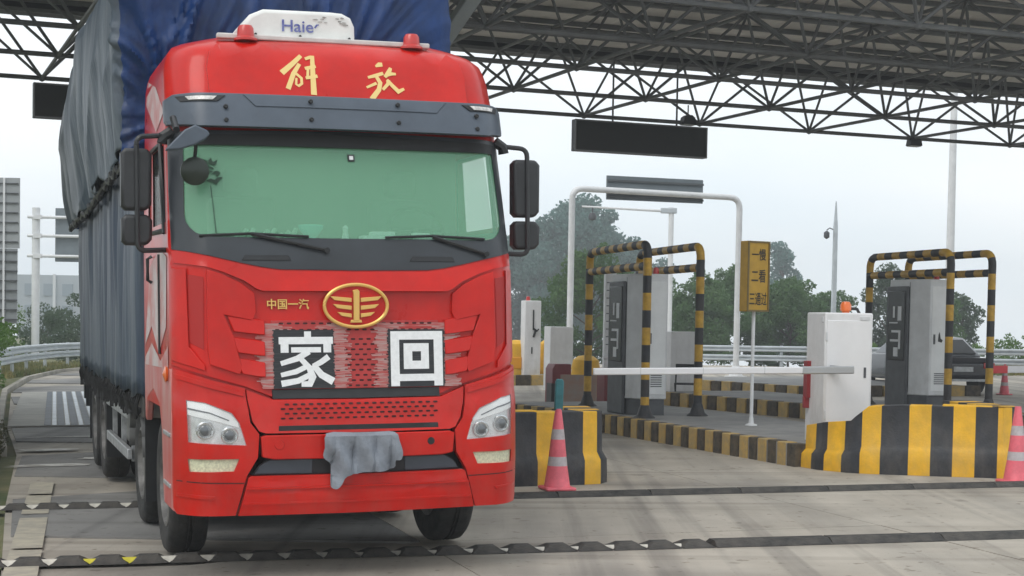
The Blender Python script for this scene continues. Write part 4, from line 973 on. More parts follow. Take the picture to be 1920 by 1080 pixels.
def arm(p0, p1, label, tip, owner=None):
    p0 = Vector(p0); p1 = Vector(p1)
    if owner:
        k = owner; inv = Matrix.LocRotScale(owner.location, owner.rotation_euler, None).inverted(); base = inv @ p0; p1 = inv @ p1; p0 = base
    else: k = thing('boom_barrier', label, 'barrier', p0); base = Vector()
    d = Vector(p1)-Vector(p0); u = d.normalized(); sv = Vector((u.y, -u.x, 0))*.018; up = Vector((0, 0, .042))
    def seg(name, a, b, m, g=1.):
        g *= 1.55 if tip == 'red' else 1.
        bm = bmesh.new(); ends = []
        for t in (a, b):
            c = base+u*t; ends.append([bm.verts.new(c+sv*g*sx+up*g*sz) for sx, sz in ((-1, -1), (1, -1), (1, 1), (-1, 1))])
        for q in range(4): bm.faces.new((ends[0][q], ends[0][(q+1) % 4], ends[1][(q+1) % 4], ends[1][q]))
        bm.faces.new(ends[0]); bm.faces.new(ends[1][::-1]); return mk(name, bm, m, k, bevel=.012)
    Ln = d.length
    seg('boom', .2, Ln, ARM); 
    if tip == 'clamp':
        seg('clamp', -.28, .42, M('clamp_aluminium', (.45, .46, .47), .35, metal=.7), 1.15)
        bm = bmesh.new(); tube(bm, [base-u*.1, base-u*.1+Vector((0, .35, 0))], .05, 10); mk('drive_shaft', bm, CABD, k)
        for t in (.9, 1.7, 2.5): seg('boom_joint', t, t+.03, CABG, 1.06)
    else: seg('red_tip', .195, .195+.42, M('red_band', (.62, .05, .06), .4), 1.06)
    return k
arm((3.99, 19.88, 1.25), (.97, 19.15, 1.20), 'white boom barrier arm lowered across the lane from the white box', 'clamp', BOX1)
arm((8.35, 28.7, 1.05), (12.6, 30.0, 1.12), 'white barrier arm with red tip crossing in front of the dark car', 'red')
# arm support post
bm = bmesh.new(); tube(bm, [(0, 0, 0), (0, 0, .92)], .028, 10); lathe(bm, [(.09, 0), (.09, .02), (.04, .05)], 'z', 14); o = mk('arm_rest_post', bm, WPAINT); o.location = G(12.3, 29.9, .0); tag(o, 'thin white rest post under the red tipped barrier arm', 'post')

# yellow warning sign ----------------------------------------------------
ys = thing('warning_sign', 'yellow box sign with black characters on a thin white post beside the guard hoop', 'sign', G(3.50, 23.3, .28), R(30))
bm = bmesh.new(); tube(bm, [(0, 0, -.02), (0, 0, 1.75)], .026, 10); lathe(bm, [(.09, -.02), (.09, .015), (.04, .03), (.03, .12)], 'z', 14); mk('post', bm, WPAINT, ys)
bm = bmesh.new(); box(bm, -.20, .20, -.09, .09, 1.66, 2.68); sb = mk('sign_box', bm, SIGNY, ys, bevel=.012)
bm = bmesh.new()
for a in ((-.20, -.175, 1.66, 2.68), (.175, .20, 1.66, 2.68), (-.175, .175, 1.66, 1.685), (-.175, .175, 2.655, 2.68)): box(bm, a[0], a[1], -.103, -.088, a[2], a[3])
mk('sign_frame', bm, M('sign_frame_brown', (.16, .11, .03), .5), sb)
for body, z, hh, ww in (('一慢', 2.40, .17, .26), ('二看', 2.08, .19, .26), ('三通过', 1.75, .19, .32)):
    me = text_mesh(body, offset=.015)
    for v in me.vertices: v.co = (-ww/2+v.co.x*ww, -.0935, z+v.co.y*hh)
    mkme('sign_text', me, INK, sb, ang=0)
bm = bmesh.new(); box(bm, .2, .208, -.06, .075, 1.70, 2.64); mk('sign_side_panel', bm, CABD, sb)

# traffic cones ----------------------------------------------------------
def cone(loc, label, sc=1, group=None, tops=True):
    k = thing('traffic_cone', label, 'traffic cone', loc, .3, group)
    prof_ = [(.005, .80), (.032, .80), (.036, .76), (.058, .60), (.070, .50), (.088, .33), (.098, .24), (.128, .045), (.132, .04), (.132, .03)]
    cols = [0, 0, 0, 1, 0, 1, 0, 0, 0]
    bm = bmesh.new(); lathe(bm, prof_, 'z', 24, mif=lambda i: cols[i]); mk('cone_shell', bm, [CONE, CONEW], k, ang=50)
    bm = bmesh.new(); box(bm, -.155, .155, -.155, .155, 0, .035); mk('cone_base', bm, CONE, k, bevel=.02)
    k.scale = (sc,)*3; return k
cone(G(.50, 16.98, 0), 'pink red traffic cone with grey bands and a teal post on top beside the truck', 1.08)
cone(G(5.70, 17.98, 0), 'pink red traffic cone with grey bands at the tip of the right crash barrier', 1.08)
cone(G(12.2, 39.6, 0), 'small faded traffic cone on the road by the guardrail behind the red tipped arm', .95)
bm = bmesh.new(); prism(bm, [(-.045, 0), (.045, 0), (.045, .30), (.03, .33), (-.03, .33), (-.045, .30)], -.025, .025); o = mk('teal_post', bm, TEAL, None, bevel=.01); o.location = G(.50, 16.98, .85); o.rotation_euler = (0, .02, .2); tag(o, 'short teal post stuck on top of the traffic cone beside the truck', 'post')

# cabinets, drums and plates behind the truck ------------------------------
def drum(loc, label):
    k = thing('crash_drum', label, 'crash drum', loc, 0, 'yellow crash drums')
    bm = bmesh.new(); lathe(bm, [(.36, -.02), (.38, .06), (.36, .45), (.33, .62), (.34, .66), (.30, .86), (.18, .95), (.01, .97)], 'z', 22); mk('drum_shell', bm, YEL, k, ang=40)
    bm = bmesh.new(); box(bm, -.16, .16, -.385, -.33, .18, .5); mk('drum_panel', bm, M('drum_orange', (.70, .30, .01), .5), k, bevel=.02); return k
drum(G(.1, 44.2, .26), 'yellow crash drum on the far island between truck and white barrier post')
drum(G(1.05, 44.9, .26), 'yellow crash drum half hidden behind the white barrier post')
drum(G(1.72, 37.4, .0), 'yellow crash drum behind the maroon cabinet and striped post'); bpy.data.objects[-1] if False else None
b2 = thing('barrier_post', 'narrow white barrier post with red lamp and folded black bracket behind the truck', 'barrier box', G(.33, 43.6, .26), LANE)
bm = bmesh.new(); box(bm, 0, .46, 0, .4, -.02, 2.05); mk('post_body', bm, CABW, b2, bevel=.02)
bm = bmesh.new(); box(bm, .22, .25, -.03, .005, 1.25, 1.8); tube(bm, [(.23, -.02, 1.3), (.34, -.04, 1.22), (.38, -.04, 1.28)], .025, 6); tube(bm, [(.30, -.03, 1.24), (.24, -.03, 1.05)], .03, 6); mk('folded_bracket', bm, BLK, b2); bm = bmesh.new(); box(bm, .19, .22, -.02, .005, .6, .78); mk('latch', bm, BLK, b2)
bm = bmesh.new(); lathe(bm, [(.06, 2.04), (.06, 2.1), (.045, 2.16), (.01, 2.17)], 'z', 12, (.14, .2, 0)); mk('warning_lamp', bm, REDL, b2)
cb = thing('roadside_cabinet', 'plain white cabinet behind the maroon cabinet near the gantry leg', 'cabinet', G(.95, 40.5, 0), LANE)
bm = bmesh.new(); box(bm, 0, .62, 0, .5, -.02, 1.62); mk('cabinet_body', bm, CABW, cb, bevel=.015)
bm = bmesh.new(); box(bm, .3, .55, -.012, .005, .62, .7); mk('vent', bm, CABG, cb)
mc = thing('maroon_cabinet', 'low maroon cabinet with black corner behind the grey plate', 'cabinet', G(.86, 33.9, 0), LANE)
bm = bmesh.new(); prism(bm, [(0, 0), (0, .75), (.06, .86), (.42, .86), (.42, 0)], 0, .5); mk('cabinet_body', bm, MAROON, mc, bevel=.02)
bm = bmesh.new(); box(bm, -.03, .05, -.03, .3, 0, .45); mk('cabinet_foot', bm, BLK, mc)
mc2 = thing('maroon_cabinet', 'maroon cabinet under the white pipe between guard hoop and kiosk', 'cabinet', G(1.95, 33.6, 0), LANE)
bm = bmesh.new(); box(bm, 0, .5, 0, .5, -.02, .78); mk('cabinet_body', bm, MAROON, mc2, bevel=.02)
bm = bmesh.new(); box(bm, .2, .45, -.02, .0, .5, .72); mk('label_plate', bm, M('pink_plate', (.55, .25, .26), .5), mc2)
bm = bmesh.new(); box(bm, 0, .78, 0, .04, 0, .68); o = mk('steel_plate', bm, RUST, None, bevel=.01); o.location = G(1.0, 32.6, 0); o.rotation_euler = (0, 0, LANE); tag(o, 'grey brown rusty steel plate standing before the maroon cabinet', 'steel plate')
hp = thing('height_gauge', 'white gauge post with dark tick marks beside the kiosk screen', 'gauge post', G(2.02, 35.2, 0), LANE)
bm = bmesh.new(); box(bm, 0, .26, 0, .12, -.02, 2.85); mk('gauge_post', bm, WPAINT, hp, bevel=.01)
for i in range(9):
    bm = bmesh.new(); box(bm, .03, .30, -.006, .004, 1.25+.17*i, 1.27+.17*i); mk('tick_mark', bm, CABD, hp)
bm = bmesh.new(); tube(bm, rounded([(-.05, -.06, .98), (.30, -.06, .98), (.30, -.06, .6)], .05), .04, 8); mk('white_pipe', bm, WPAINT, hp)
cb2 = thing('roadside_cabinet', 'white cabinet with black chair frame in front, right of the left kiosk', 'cabinet', G(3.55, 35.8, 0), LANE)
bm = bmesh.new(); box(bm, 0, .66, 0, .5, .0, 1.55); mk('cabinet_body', bm, CABW, cb2, bevel=.015)
ch = thing('folding_chair', 'black folding chair standing before the white cabinet by the kiosk', 'chair', G(3.5, 34.3, 0), R(-10))
for x in (0, .42):
    bm = bmesh.new(); tube(bm, [(x, 0, 0), (x, .35, .85)], .02, 6); tube(bm, [(x, .4, 0), (x, -.02, .45)], .02, 6); mk('leg', bm, BLK, ch)
bm = bmesh.new(); box(bm, 0, .42, -.05, .3, .42, .46); mk('seat', bm, BLK, ch); bm = bmesh.new(); box(bm, 0, .42, .28, .32, .68, .86); mk('backrest', bm, BLK, ch)

# ------------------------------------------------------------------ canopy
CY = R(21.6); CE1 = Vector((math.cos(CY), math.sin(CY), 0)); CE2 = Vector((math.sin(CY), -math.cos(CY), 0))   # CE2 comes towards the camera
CA, CB, ZB, ZT = 2.87, 3.04, 6.3, 7.86
C0 = Vector((1.48, 35.35, 0))
canopy = thing('toll_canopy', 'dark steel space frame canopy roof spanning the toll lanes', 'canopy', (0, 0, 0))
def nb(i, j): return C0 + CE1*(CA*i) + CE2*(CB*j) + Vector((0, 0, ZB))
def ntp(i, j): return C0 + CE1*(CA*(i+.5)) + CE2*(CB*(j-.5)) + Vector((0, 0, ZT))
I0, I1, J1 = -9, 9, 4
for j in range(J1+1):
    bm = bmesh.new(); tube(bm, [nb(I0, j), nb(I1, j)], .045, 6); mk('bottom_chord', bm, TRUSS, canopy)
for i in range(I0, I1+1):
    bm = bmesh.new(); tube(bm, [nb(i, 0), nb(i, J1)], .036, 6); mk('bottom_cross_chord', bm, TRUSS, canopy)
for j in range(J1+2):
    bm = bmesh.new(); tube(bm, [ntp(I0-1, j), ntp(I1, j)], .045, 6); mk('top_chord', bm, TRUSS, canopy)
for i in range(I0-1, I1+1):
    bm = bmesh.new(); tube(bm, [ntp(i, 0), ntp(i, J1+1)], .036, 6); mk('top_cross_chord', bm, TRUSS, canopy)
pyr = bmesh.new(); o0 = nb(0, 0)
for di in (-1, 0):
    for dj in (0, 1): tube(pyr, [(0, 0, 0), ntp(di, dj)-o0], .030, 6)
lathe(pyr, [(.005, -.07), (.05, -.05), (.07, 0), (.05, .05), (.005, .07)], 'z', 8)
first = mk('web_pyramid', pyr, TRUSS, canopy); first.location = o0
for i in range(I0, I1+1):
    for j in range(J1+1):
        if (i, j) == (0, 0): continue
        c = first.copy(); COL.objects.link(c); c.location = nb(i, j)
# purlins and roof sheets
def cbox(name, a0, a1, b0, b1, z0, z1, m):
    bm = bmesh.new(); vs = []
    for a, b in ((a0, b0), (a1, b0), (a1, b1), (a0, b1)): vs.append(C0+CE1*a+CE2*b)
    A = [bm.verts.new(v+Vector((0, 0, z0))) for v in vs]; B = [bm.verts.new(v+Vector((0, 0, z1))) for v in vs]
    bm.faces.new(A); bm.faces.new(B)
    for k in range(4): bm.faces.new((A[k], A[(k+1) % 4], B[(k+1) % 4], B[k]))
    return mk(name, bm, m, canopy, ang=0)
bfar, bnear = -2.5, CB*J1+2.4
aL, aR = CA*I0-2, CA*I1+2.5
k = 0; b = bfar+.5
while b < bnear:
    cbox('purlin', aL, aR, b, b+.08, 8.10, 8.2, TRUSS); b += 1.3; k += 1
nsh = 18
for s in range(nsh):
    a0 = aL+(aR-aL)*s/nsh; a1 = aL+(aR-aL)*(s+1)/nsh-.02
    cbox('roof_sheet', a0, a1, bfar, bnear, 8.203, 8.25, ROOFM)
cbox('fascia', aL, aR, bfar-.06, bfar-.002, 7.92, 8.75, FASC); cbox('fascia', aL, aR, bnear+.002, bnear+.06, 7.92, 8.75, FASC)
cbox('gutter', aL, aR, bfar, bfar+.42, 7.92, 8.05, FASC)
# column on the island behind the truck, with slanting struts
bm = bmesh.new(); cp = Vector((-1.32, 24.2, 0)); tube(bm, [cp+Vector((0, 0, .2)), cp+Vector((0, 0, 6.0))], .22, 20); mk('column', bm, TRUSSL, canopy)
bm = bmesh.new()
for dx, dy in ((.95, .15), (-.95, -.15), (-.3, 1.0), (.3, -1.0)):
    tube(bm, [cp+Vector((dx*.12, dy*.12, 5.85)), cp+Vector((dx*1.5, dy*1.5, 7.86))], .15, 4)
mk('strut', bm, TRUSSL, canopy, ang=20, bevel=.02)
# floodlights and boards hung under it
def flood(p, label):
    k = thing('floodlight', label, 'floodlight', p, CY, 'floodlights under the canopy'); 
    bm = bmesh.new(); tube(bm, [(0, 0, .0), (0, 0, .28)], .015, 6); mk('hanger', bm, TRUSS, k)
    bm = bmesh.new(); prism(bm, [(-.17, -.16), (.17, -.16), (.13, 0), (.06, .05), (-.06, .05), (-.13, 0)], -.12, .12); mk('lamp_housing', bm, FASC, k, bevel=.02)
    bm = bmesh.new(); box(bm, -.14, .14, -.1, .1, -.175, -.158); mk('lamp_glass', bm, M('lamp_glass_grey', (.5, .5, .5), .3), k)
flood(nb(1, 0)+Vector((-.28, -.1, .12)), 'dark floodlight on the truss above the right LED board')
flood(nb(3, 0)+Vector((.05, 0, -.02)), 'dark floodlight on the truss above the camera mast')
def board(a0, a1, b, z0, z1, label, rods):
    c = C0+CE1*((a0+a1)/2)+CE2*b; k = thing('led_board', label, 'LED board', (c.x, c.y, z0), CY, 'LED boards hung from the canopy'); w = (a1-a0)/2; h = z1-z0
    bm = bmesh.new(); box(bm, -w, w, -.1, .1, 0, h); bd = mk('board_case', bm, FASC, k, bevel=.01)
    bm = bmesh.new(); box(bm, -w+.05, w-.05, -.108, -.098, .05, h-.05); mk('led_face', bm, LEDB, bd)
    bm = bmesh.new()
    for a in ((-w, -w+.03, 0, h), (w-.03, w, 0, h), (-w+.03, w-.03, 0, .03), (-w+.03, w-.03, h-.03, h)): box(bm, a[0], a[1], -.112, -.099, a[2], a[3])
    mk('board_frame', bm, M('frame_grey', (.22, .22, .23), .4, metal=.5), bd)
    for x, t in rods:
        bm = bmesh.new(); tube(bm, [(x*w, 0, h), (x*w, 0, t-z0)], .022, 6); mk('hanger_rod', bm, TRUSS, k)
board(-.12, 3.18, -.3, 5.55, 6.25, 'wide black LED board hung above the open lane beyond the barrier arm', ((-.42, 7.7), (.55, 7.7)))
board(-11.62, -8.6, -.3, 5.56, 6.24, 'black LED board hung beside the tarpaulined load', ((-.3, 7.7), (.3, 7.7)))

# ------------------------------------------------------------------ beyond the canopy
# portal gantry with sign panel
pg = thing('sign_gantry', 'white portal gantry carrying a grey sign back over the far lane', 'gantry', G(4.3, 48.5, 0), R(19))
wv = 2.76
bm = bmesh.new(); tube(bm, rounded([(-wv, 0, 0), (-wv, 0, 5.66), (wv, 0, 5.60), (wv, 0, 0)], .35, 6), .095, 12); mk('portal_tube', bm, WPAINT, pg)
for x in (-wv, wv):
    bm = bmesh.new(); box(bm, x-.25, x+.25, -.25, .25, -.02, .12); lathe(bm, [(.22, .12), (.13, .4), (.1, .42)], 'z', 10, (x, 0, 0)); mk('foot', bm, WPAINT, pg)
bm = bmesh.new(); box(bm, -1.62, 1.56, .10, .16, 5.38, 6.10); sp = mk('sign_panel', bm, BACKP, pg, bevel=.01)
for z in (5.47, 5.95):
    bm = bmesh.new(); box(bm, -1.62, 1.56, .05, .098, z-.03, z+.03); mk('panel_rib', bm, M('rib_dark', (.09, .10, .11), .5), sp)
# camera pole with long arm
cp_ = thing('camera_pole', 'grey L shaped camera pole with long arm behind the portal gantry', 'camera pole', G(5.85, 60, 0))
bm = bmesh.new(); tube(bm, [(0, 0, -.1), (0, 0, 6.0)], .1, 10); mk('pole', bm, WPAINT, cp_)
bm = bmesh.new(); tube(bm, [(.12, 0, 5.85), (-3.35, 0, 5.98)], .05, 8, radii=[.06, .035]); mk('arm', bm, WPAINT, cp_)
bm = bmesh.new(); box(bm, -.4, .2, -.12, .12, 5.78, 5.98); mk('junction_box', bm, GALV, cp_, bevel=.02)
bm = bmesh.new(); tube(bm, [(-2.95, 0, 5.95), (-2.95, 0, 5.72)], .03, 6); lathe(bm, [(.01, 5.45), (.14, 5.5), (.16, 5.6), (.1, 5.74), (.02, 5.76)], 'z', 12, (-2.95, 0, 0)); mk('dome_camera', bm, CABD, cp_)
# mast camera and tall lamp post
mc_ = thing('camera_mast', 'slim grey mast with small camera and lightning rod right of the yellow sign', 'camera mast', G(11.0, 55, 0))
bm = bmesh.new(); tube(bm, [(0, 0, -.1), (0, 0, 5.0), (0, 0, 5.9)], .1, 8, radii=[.11, .085, .02]); mk('mast', bm, GALV, mc_)
bm = bmesh.new(); tube(bm, [(0, 0, 4.9), (-.2, 0, 4.98), (-.3, 0, 4.9)], .02, 6); lathe(bm, [(.01, 4.6), (.1, 4.66), (.1, 4.82), (.03, 4.88)], 'z', 10, (-.3, 0, 0)); mk('mast_camera', bm, CABD, mc_)
lp = thing('lamp_post', 'tall pale lamp post rising to the canopy behind the right kiosk', 'lamp post', G(14.95, 55, 0))
bm = bmesh.new(); tube(bm, [(0, 0, -.1), (0, 0, 13.0)], .14, 12, radii=[.17, .09]); mk('post', bm, WPAINT, lp)
bm = bmesh.new(); tube(bm, [(0, 0, 12.9), (-1.6, 0, 13.3)], .05, 8); box(bm, -2.2, -1.5, -.15, .15, 13.25, 13.38); mk('lamp_head', bm, GALV, lp)

# guardrails -------------------------------------------------------------
def guardrail(path, label, posts=2.0, rails=((.62, .82),), group='guardrails'):
    root = thing('guardrail', label, 'guardrail', (0, 0, 0), 0, group)
    P = [Vector((x, y)) for x, y in path]; S = []
    for a, b in zip(P, P[1:]):
        k = max(1, int((b-a).length/.5)); S += [a+(b-a)*i/k for i in range(k)]
    S.append(P[-1])
    for z0, z1 in rails:
        bm = bmesh.new(); rows = []; h = z1-z0
        for i, p in enumerate(S):
            d = (S[min(i+1, len(S)-1)]-S[max(i-1, 0)]).normalized(); n_ = Vector((d.y, -d.x))
            rows.append([bm.verts.new(G(p.x+n_.x*o_, p.y+n_.y*o_, z0+h*f)) for f, o_ in ((0, 0), (.12, .05), (.3, .05), (.45, -.02), (.55, -.02), (.7, .05), (.88, .05), (1, 0))])
        for i in range(len(rows)-1):
            for k in range(7): bm.faces.new((rows[i][k], rows[i+1][k], rows[i+1][k+1], rows[i][k+1]))
        mk('rail_beam', bm, GALV, root, ang=50, solid=.006)
    acc = 0
    for a, b in zip(P, P[1:]):
        L_ = (b-a).length; d = (b-a).normalized(); n_ = Vector((d.y, -d.x))
        while acc < L_:
            p = a+d*acc; bm = bmesh.new(); tube(bm, [G(p.x-n_.x*.08, p.y-n_.y*.08, -.2), G(p.x-n_.x*.08, p.y-n_.y*.08, rails[-1][1]+.02)], .055, 8); mk('rail_post', bm, GALV, root); acc += posts
        acc -= L_
    return root
guardrail([(-8.9, 24), (-10.2, 28.5), (-12.6, 37), (-14.6, 45), (-15.6, 51), (-15.9, 56), (-15.2, 60.5), (-12.5, 64), (-6, 67)], 'galvanised guardrail curving along the ramp behind the truck', 2.6, ((.35, .58), (.62, .86)))
guardrail([(4, 58), (12, 53.5), (22, 49.5), (34, 45.5)], 'galvanised guardrail along the far edge of the plaza behind the dark car', 3.0, ((.40, .60), (.72, .92)))

# signs seen from the back on the left -----------------------------------
sp_ = thing('road_sign', 'big ribbed back of a road sign at the left edge beyond the guardrail', 'road sign', G(-16.6, 48, 0))
bm = bmesh.new(); tube(bm, [(0, .25, -.2), (0, .25, 5.9)], .13, 10); mk('post', bm, GALV, sp_)
bm = bmesh.new(); box(bm, -1.6, 1.78, 0, .05, 3.85, 5.95); pnl = mk('sign_panel', bm, M('sign_back_pale', (.33, .35, .36), .5, var=.08, vs=2), sp_)
bm = bmesh.new(); box(bm, -1.6, 1.72, .01, .05, 1.6, 3.84); mk('sign_panel', bm, M('sign_back_mid', (.26, .28, .29), .5, var=.08, vs=2), sp_)
for k in range(15):
    bm = bmesh.new(); z = 1.7+.29*k; box(bm, -1.6, 1.74, -.05, -.003, z, z+.035); mk('sign_rib', bm, CABD, pnl)
bm = bmesh.new(); box(bm, 1.30, 1.36, -.052, -.004, 1.6, 5.95); mk('sign_edge', bm, WPAINT, pnl)
ss = thing('road_sign', 'white pole with three arms holding a grey sign panel beside the ramp', 'road sign', G(-17.9, 60, 0))
bm = bmesh.new(); tube(bm, [(0, 0, -.3), (0, 0, 5.85)], .15, 12); mk('pole', bm, WPAINT, ss)
for z in (5.5, 4.8, 4.05):
    bm = bmesh.new(); tube(bm, [(-.28, -.12, z), (4.2, -.12, z)], .06, 8); box(bm, -.05, .25, -.2, -.05, z-.08, z+.08); mk('arm', bm, WPAINT, ss)
bm = bmesh.new(); box(bm, .72, 3.9, 0, .06, 3.85, 5.85); mk('sign_panel', bm, BACKP, ss)
# far building
fb = thing('building', 'hazy grey building with rows of windows beyond the bushes', 'building', (-62, 200, -3))
bm = bmesh.new(); box(bm, 0, 22, 0, 14, 0, 9.2); mk('wall', bm, M('far_wall', (.33, .37, .40), .8, var=.05, vs=.3), fb)
for i in range(9):
    for j in range(3):
        bm = bmesh.new(); box(bm, 1+i*2.35, 2.3+i*2.35, -.15, .05, 1.2+j*2.7, 2.7+j*2.7); mk('window', bm, M('far_window', (.20, .25, .29), .2), fb)
for x in (4.55, 11.6):
    bm = bmesh.new(); box(bm, x, x+.35, -.3, -.01, 0, 9.3); mk('pilaster', bm, M('far_pilaster', (.6, .62, .64), .7), fb)

# car ---------------------------------------------------------------------
car = thing('parked_car', 'dark saloon car behind the right kiosk near the guardrail', 'car', G(11.05, 39.2, 0), R(12))
CARP = M('car_dark_paint', (.020, .022, .035), .25, coat=.8); 
bm = bmesh.new()
secs = [(0, .45, .80, .82), (.15, .35, .92, .89), (1.1, .30, .96, .91), (1.7, .30, .98, .91), (3.3, .3, .96, .91), (4.3, .35, .85, .88), (4.6, .45, .75, .80)]
rows = []
for y, z0, z1, hw in secs: rows.append([bm.verts.new((x, y, z)) for x, z in ((-hw, z0), (-hw, (z0+z1)/2), (-hw*.95, z1), (hw*.95, z1), (hw, (z0+z1)/2), (hw, z0))])
for i in range(len(rows)-1):
    for k in range(6): bm.faces.new((rows[i][k], rows[i][(k+1) % 6], rows[i+1][(k+1) % 6], rows[i+1][k]))
bm.faces.new(rows[0]); bm.faces.new(rows[-1][::-1]); mk('body', bm, CARP, car, bevel=.05, seg=3)
bm = bmesh.new(); rows = []
for y, z, hw in ((.55, .94, .80), (1.25, 1.40, .64), (2.5, 1.46, .62), (3.4, .95, .80)): rows.append((bm.verts.new((-hw, y, z)), bm.verts.new((hw, y, z))))
for i in range(3): bm.faces.new((rows[i][0], rows[i][1], rows[i+1][1], rows[i+1][0]))
bm.faces.new([r[0] for r in rows]); bm.faces.new([r[1] for r in reversed(rows)]); bm.faces.new((rows[0][0], rows[3][0], rows[3][1], rows[0][1])); mk('cabin', bm, M('car_roof_sky_tint', (.16, .17, .19), .25, coat=.6), car, bevel=.04)  # sky reflection painted into a paler cabin colour
bm = bmesh.new(); vs = [bm.verts.new(p) for p in ((-.66, .62, 1.01), (.66, .62, 1.01), (.56, 1.13, 1.345), (-.56, 1.13, 1.345))]; bm.faces.new(vs); mk('rear_window', bm, SCRN, car, ang=0, solid=.02)
for s in (-1, 1):
    bm = bmesh.new(); box(bm, s*.55, s*.84, -.02, .1, .66, .80); mk('tail_lamp', bm, REDL, car, bevel=.01)
    for y in (.85, 3.75):
        bm = bmesh.new(); lathe(bm, [(.001, -.1), (.2, -.1), (.32, -.09), (.33, 0), (.32, .09), (.2, .1), (.001, .1)], 'x', 20, (s*.80, y, .33)); mk('wheel', bm, RUB, car)
bm = bmesh.new(); box(bm, -.8, .8, -.03, .1, .34, .40); box(bm, -.26, .26, -.03, .05, .58, .70); mk('bumper_trim', bm, STEEL, car)

# ------------------------------------------------------------------ vegetation
def leaves(bm_, c, rad, n, size, rng, squash=.8):
    V, F_ = bm_
    for _ in range(n):
        while True:
            p = Vector((rng.uniform(-1, 1), rng.uniform(-1, 1), rng.uniform(-1, 1)))
            if .25 < p.length < 1: break
        p = Vector((p.x*rad, p.y*rad, p.z*rad*squash)) + c
        a = Vector((rng.gauss(0, 1), rng.gauss(0, 1), rng.gauss(0, 1))).normalized(); b = a.cross(Vector((rng.gauss(0, 1), rng.gauss(0, 1), rng.gauss(0, 1)))).normalized()
        s = size*rng.uniform(.6, 1.4); i = len(V)
        V += [p-a*s*.5, p+b*s*.28, p+a*s*.5, p-b*s*.28]; F_.append((i, i+1, i+2, i+3))
def crown(name, clumps, n, size, mat, parent, seed):
    rng = random.Random(seed); V, F_ = [], []
    for c, r in clumps: leaves((V, F_), Vector(c), r, max(8, int(n*r*r)), size, rng)
    me = bpy.data.meshes.new(name); me.from_pydata(V, [], F_); return mkme(name, me, mat, parent, ang=0)
def tree(loc, hgt, wdt, label, mat, seed, dens=520, size=.2, cat='tree', base=.25, group=None):
    rng = random.Random(seed); root = thing('broadleaf_tree' if cat == 'tree' else 'leafy_bush', label, cat, loc, rng.uniform(0, 6), group)
    bm = bmesh.new(); top = hgt*.8
    tr = [Vector((0, 0, -.3))]
    for k in range(5): tr.append(Vector((rng.uniform(-.06, .06)*wdt*.5, rng.uniform(-.06, .06)*wdt*.5, top*(k+1)/5)))
    r0 = max(.03, hgt*.016); tube(bm, tr, .1, 7, radii=[r0*(1-.16*k) for k in range(6)])
    clumps = []
    nl = 19 if cat == 'tree' else 10
    for k in range(nl):
        t = base+(1-base)*(k+.5)/nl; a = k*2.4+rng.uniform(-.5, .5)
        env = math.sin(math.pi*(.18+.80*(t-base)/(1-base)))**.7
        rr_ = wdt/2*env*rng.uniform(.45, .85); z = hgt*t*.97; s = Vector((0, 0, z*.7))
        e = Vector((rr_*math.cos(a), rr_*math.sin(a), z)); m_ = (s+e)/2+Vector((0, 0, .05*hgt))
        tube(bm, [s, m_, e], .05, 5, radii=[r0*.5, r0*.32, r0*.12])
        clumps.append((e, wdt*rng.uniform(.13, .24)))
        for q in range(2):
            e2 = e+Vector((rng.uniform(-1, 1), rng.uniform(-1, 1), rng.uniform(-.7, .9)))*wdt*.17; clumps.append((e2, wdt*rng.uniform(.06, .13)))
    mk('trunk', bm, BARK, root)
    crown('crown', clumps, dens, size, mat, root, seed+1)
    return root
def gnd(x, y):
    z = gz(x)-.06-(smooth(58, 150, y)*3.6)*(1-.9*smooth(-8, -30, x) if x < -8 else 1); return Vector((x, y, z))
TG = 'trees beyond the plaza'
tree(gnd(6.0, 160), 16.4, 12.5, 'tall hazy blue green tree behind the truck mirror and gantry leg', LEAF_HAZE, 11, 190, .42, group=TG)
tree(gnd(11.2, 166), 13.6, 9.5, 'hazy blue green tree behind the left kiosk and camera arm', LEAF_HAZE, 12, 190, .42, group=TG)
tree(gnd(-1.0, 164), 13.2, 11, 'hazy blue green tree mostly hidden by the truck cab', LEAF_HAZE, 13, 190, .42, group=TG)
tree(gnd(3.4, 71), 4.8, 4.6, 'darker green low tree at the foot of the hazy trees', LEAF_MID, 14, 900, .16, base=.05, group=TG)
for q, (x, y, h_, w_, m_, lb_) in enumerate(((9.2, 78, 4.2, 4.4, LEAF_MID, 'round green tree right of the left kiosk'), (11.6, 82, 4.8, 4.6, LEAF_MID, 'green tree behind the yellow sign post'), (13.8, 80, 4.1, 4.4, LEAF_MID, 'green tree left of the white barrier box'),
        (27.6, 165, 13.4, 5.6, LEAF_HAZE, 'slender hazy tree rising above the others right of the yellow sign'), (16.6, 84, 3.9, 3.6, LEAF_MID, 'dark green tree behind the white barrier box'), (19.3, 82, 5.2, 3.0, LEAF_DRK, 'narrow dark tree seen through the right guard hoop'), (21.0, 80, 3.8, 3.6, LEAF_MID, 'green tree behind the right kiosk'), (23.6, 84, 3.9, 2.4, LEAF_DRK, 'dark tree with drooping edge right of the right kiosk'))):
    tree(gnd(x, y), h_, w_, lb_, m_, 30+q, 900 if y < 100 else 230, .16 if y < 100 else .38, base=.12, group=TG)
tree(gnd(7.4, 80), 4.4, 4.0, 'low green bush between the kiosk and the round tree', LEAF_MID, 45, 900, .15, 'bush', .02, TG)
for q in range(9):
    tree(gnd(13.5+q*1.15, 60-q*.3), .95+.22*(q % 3), 1.7, 'bright green roadside bush behind the right guardrail', LEAF_BRT, 60+q, 1300, .09, 'bush', .02, 'bushes behind the right guardrail')
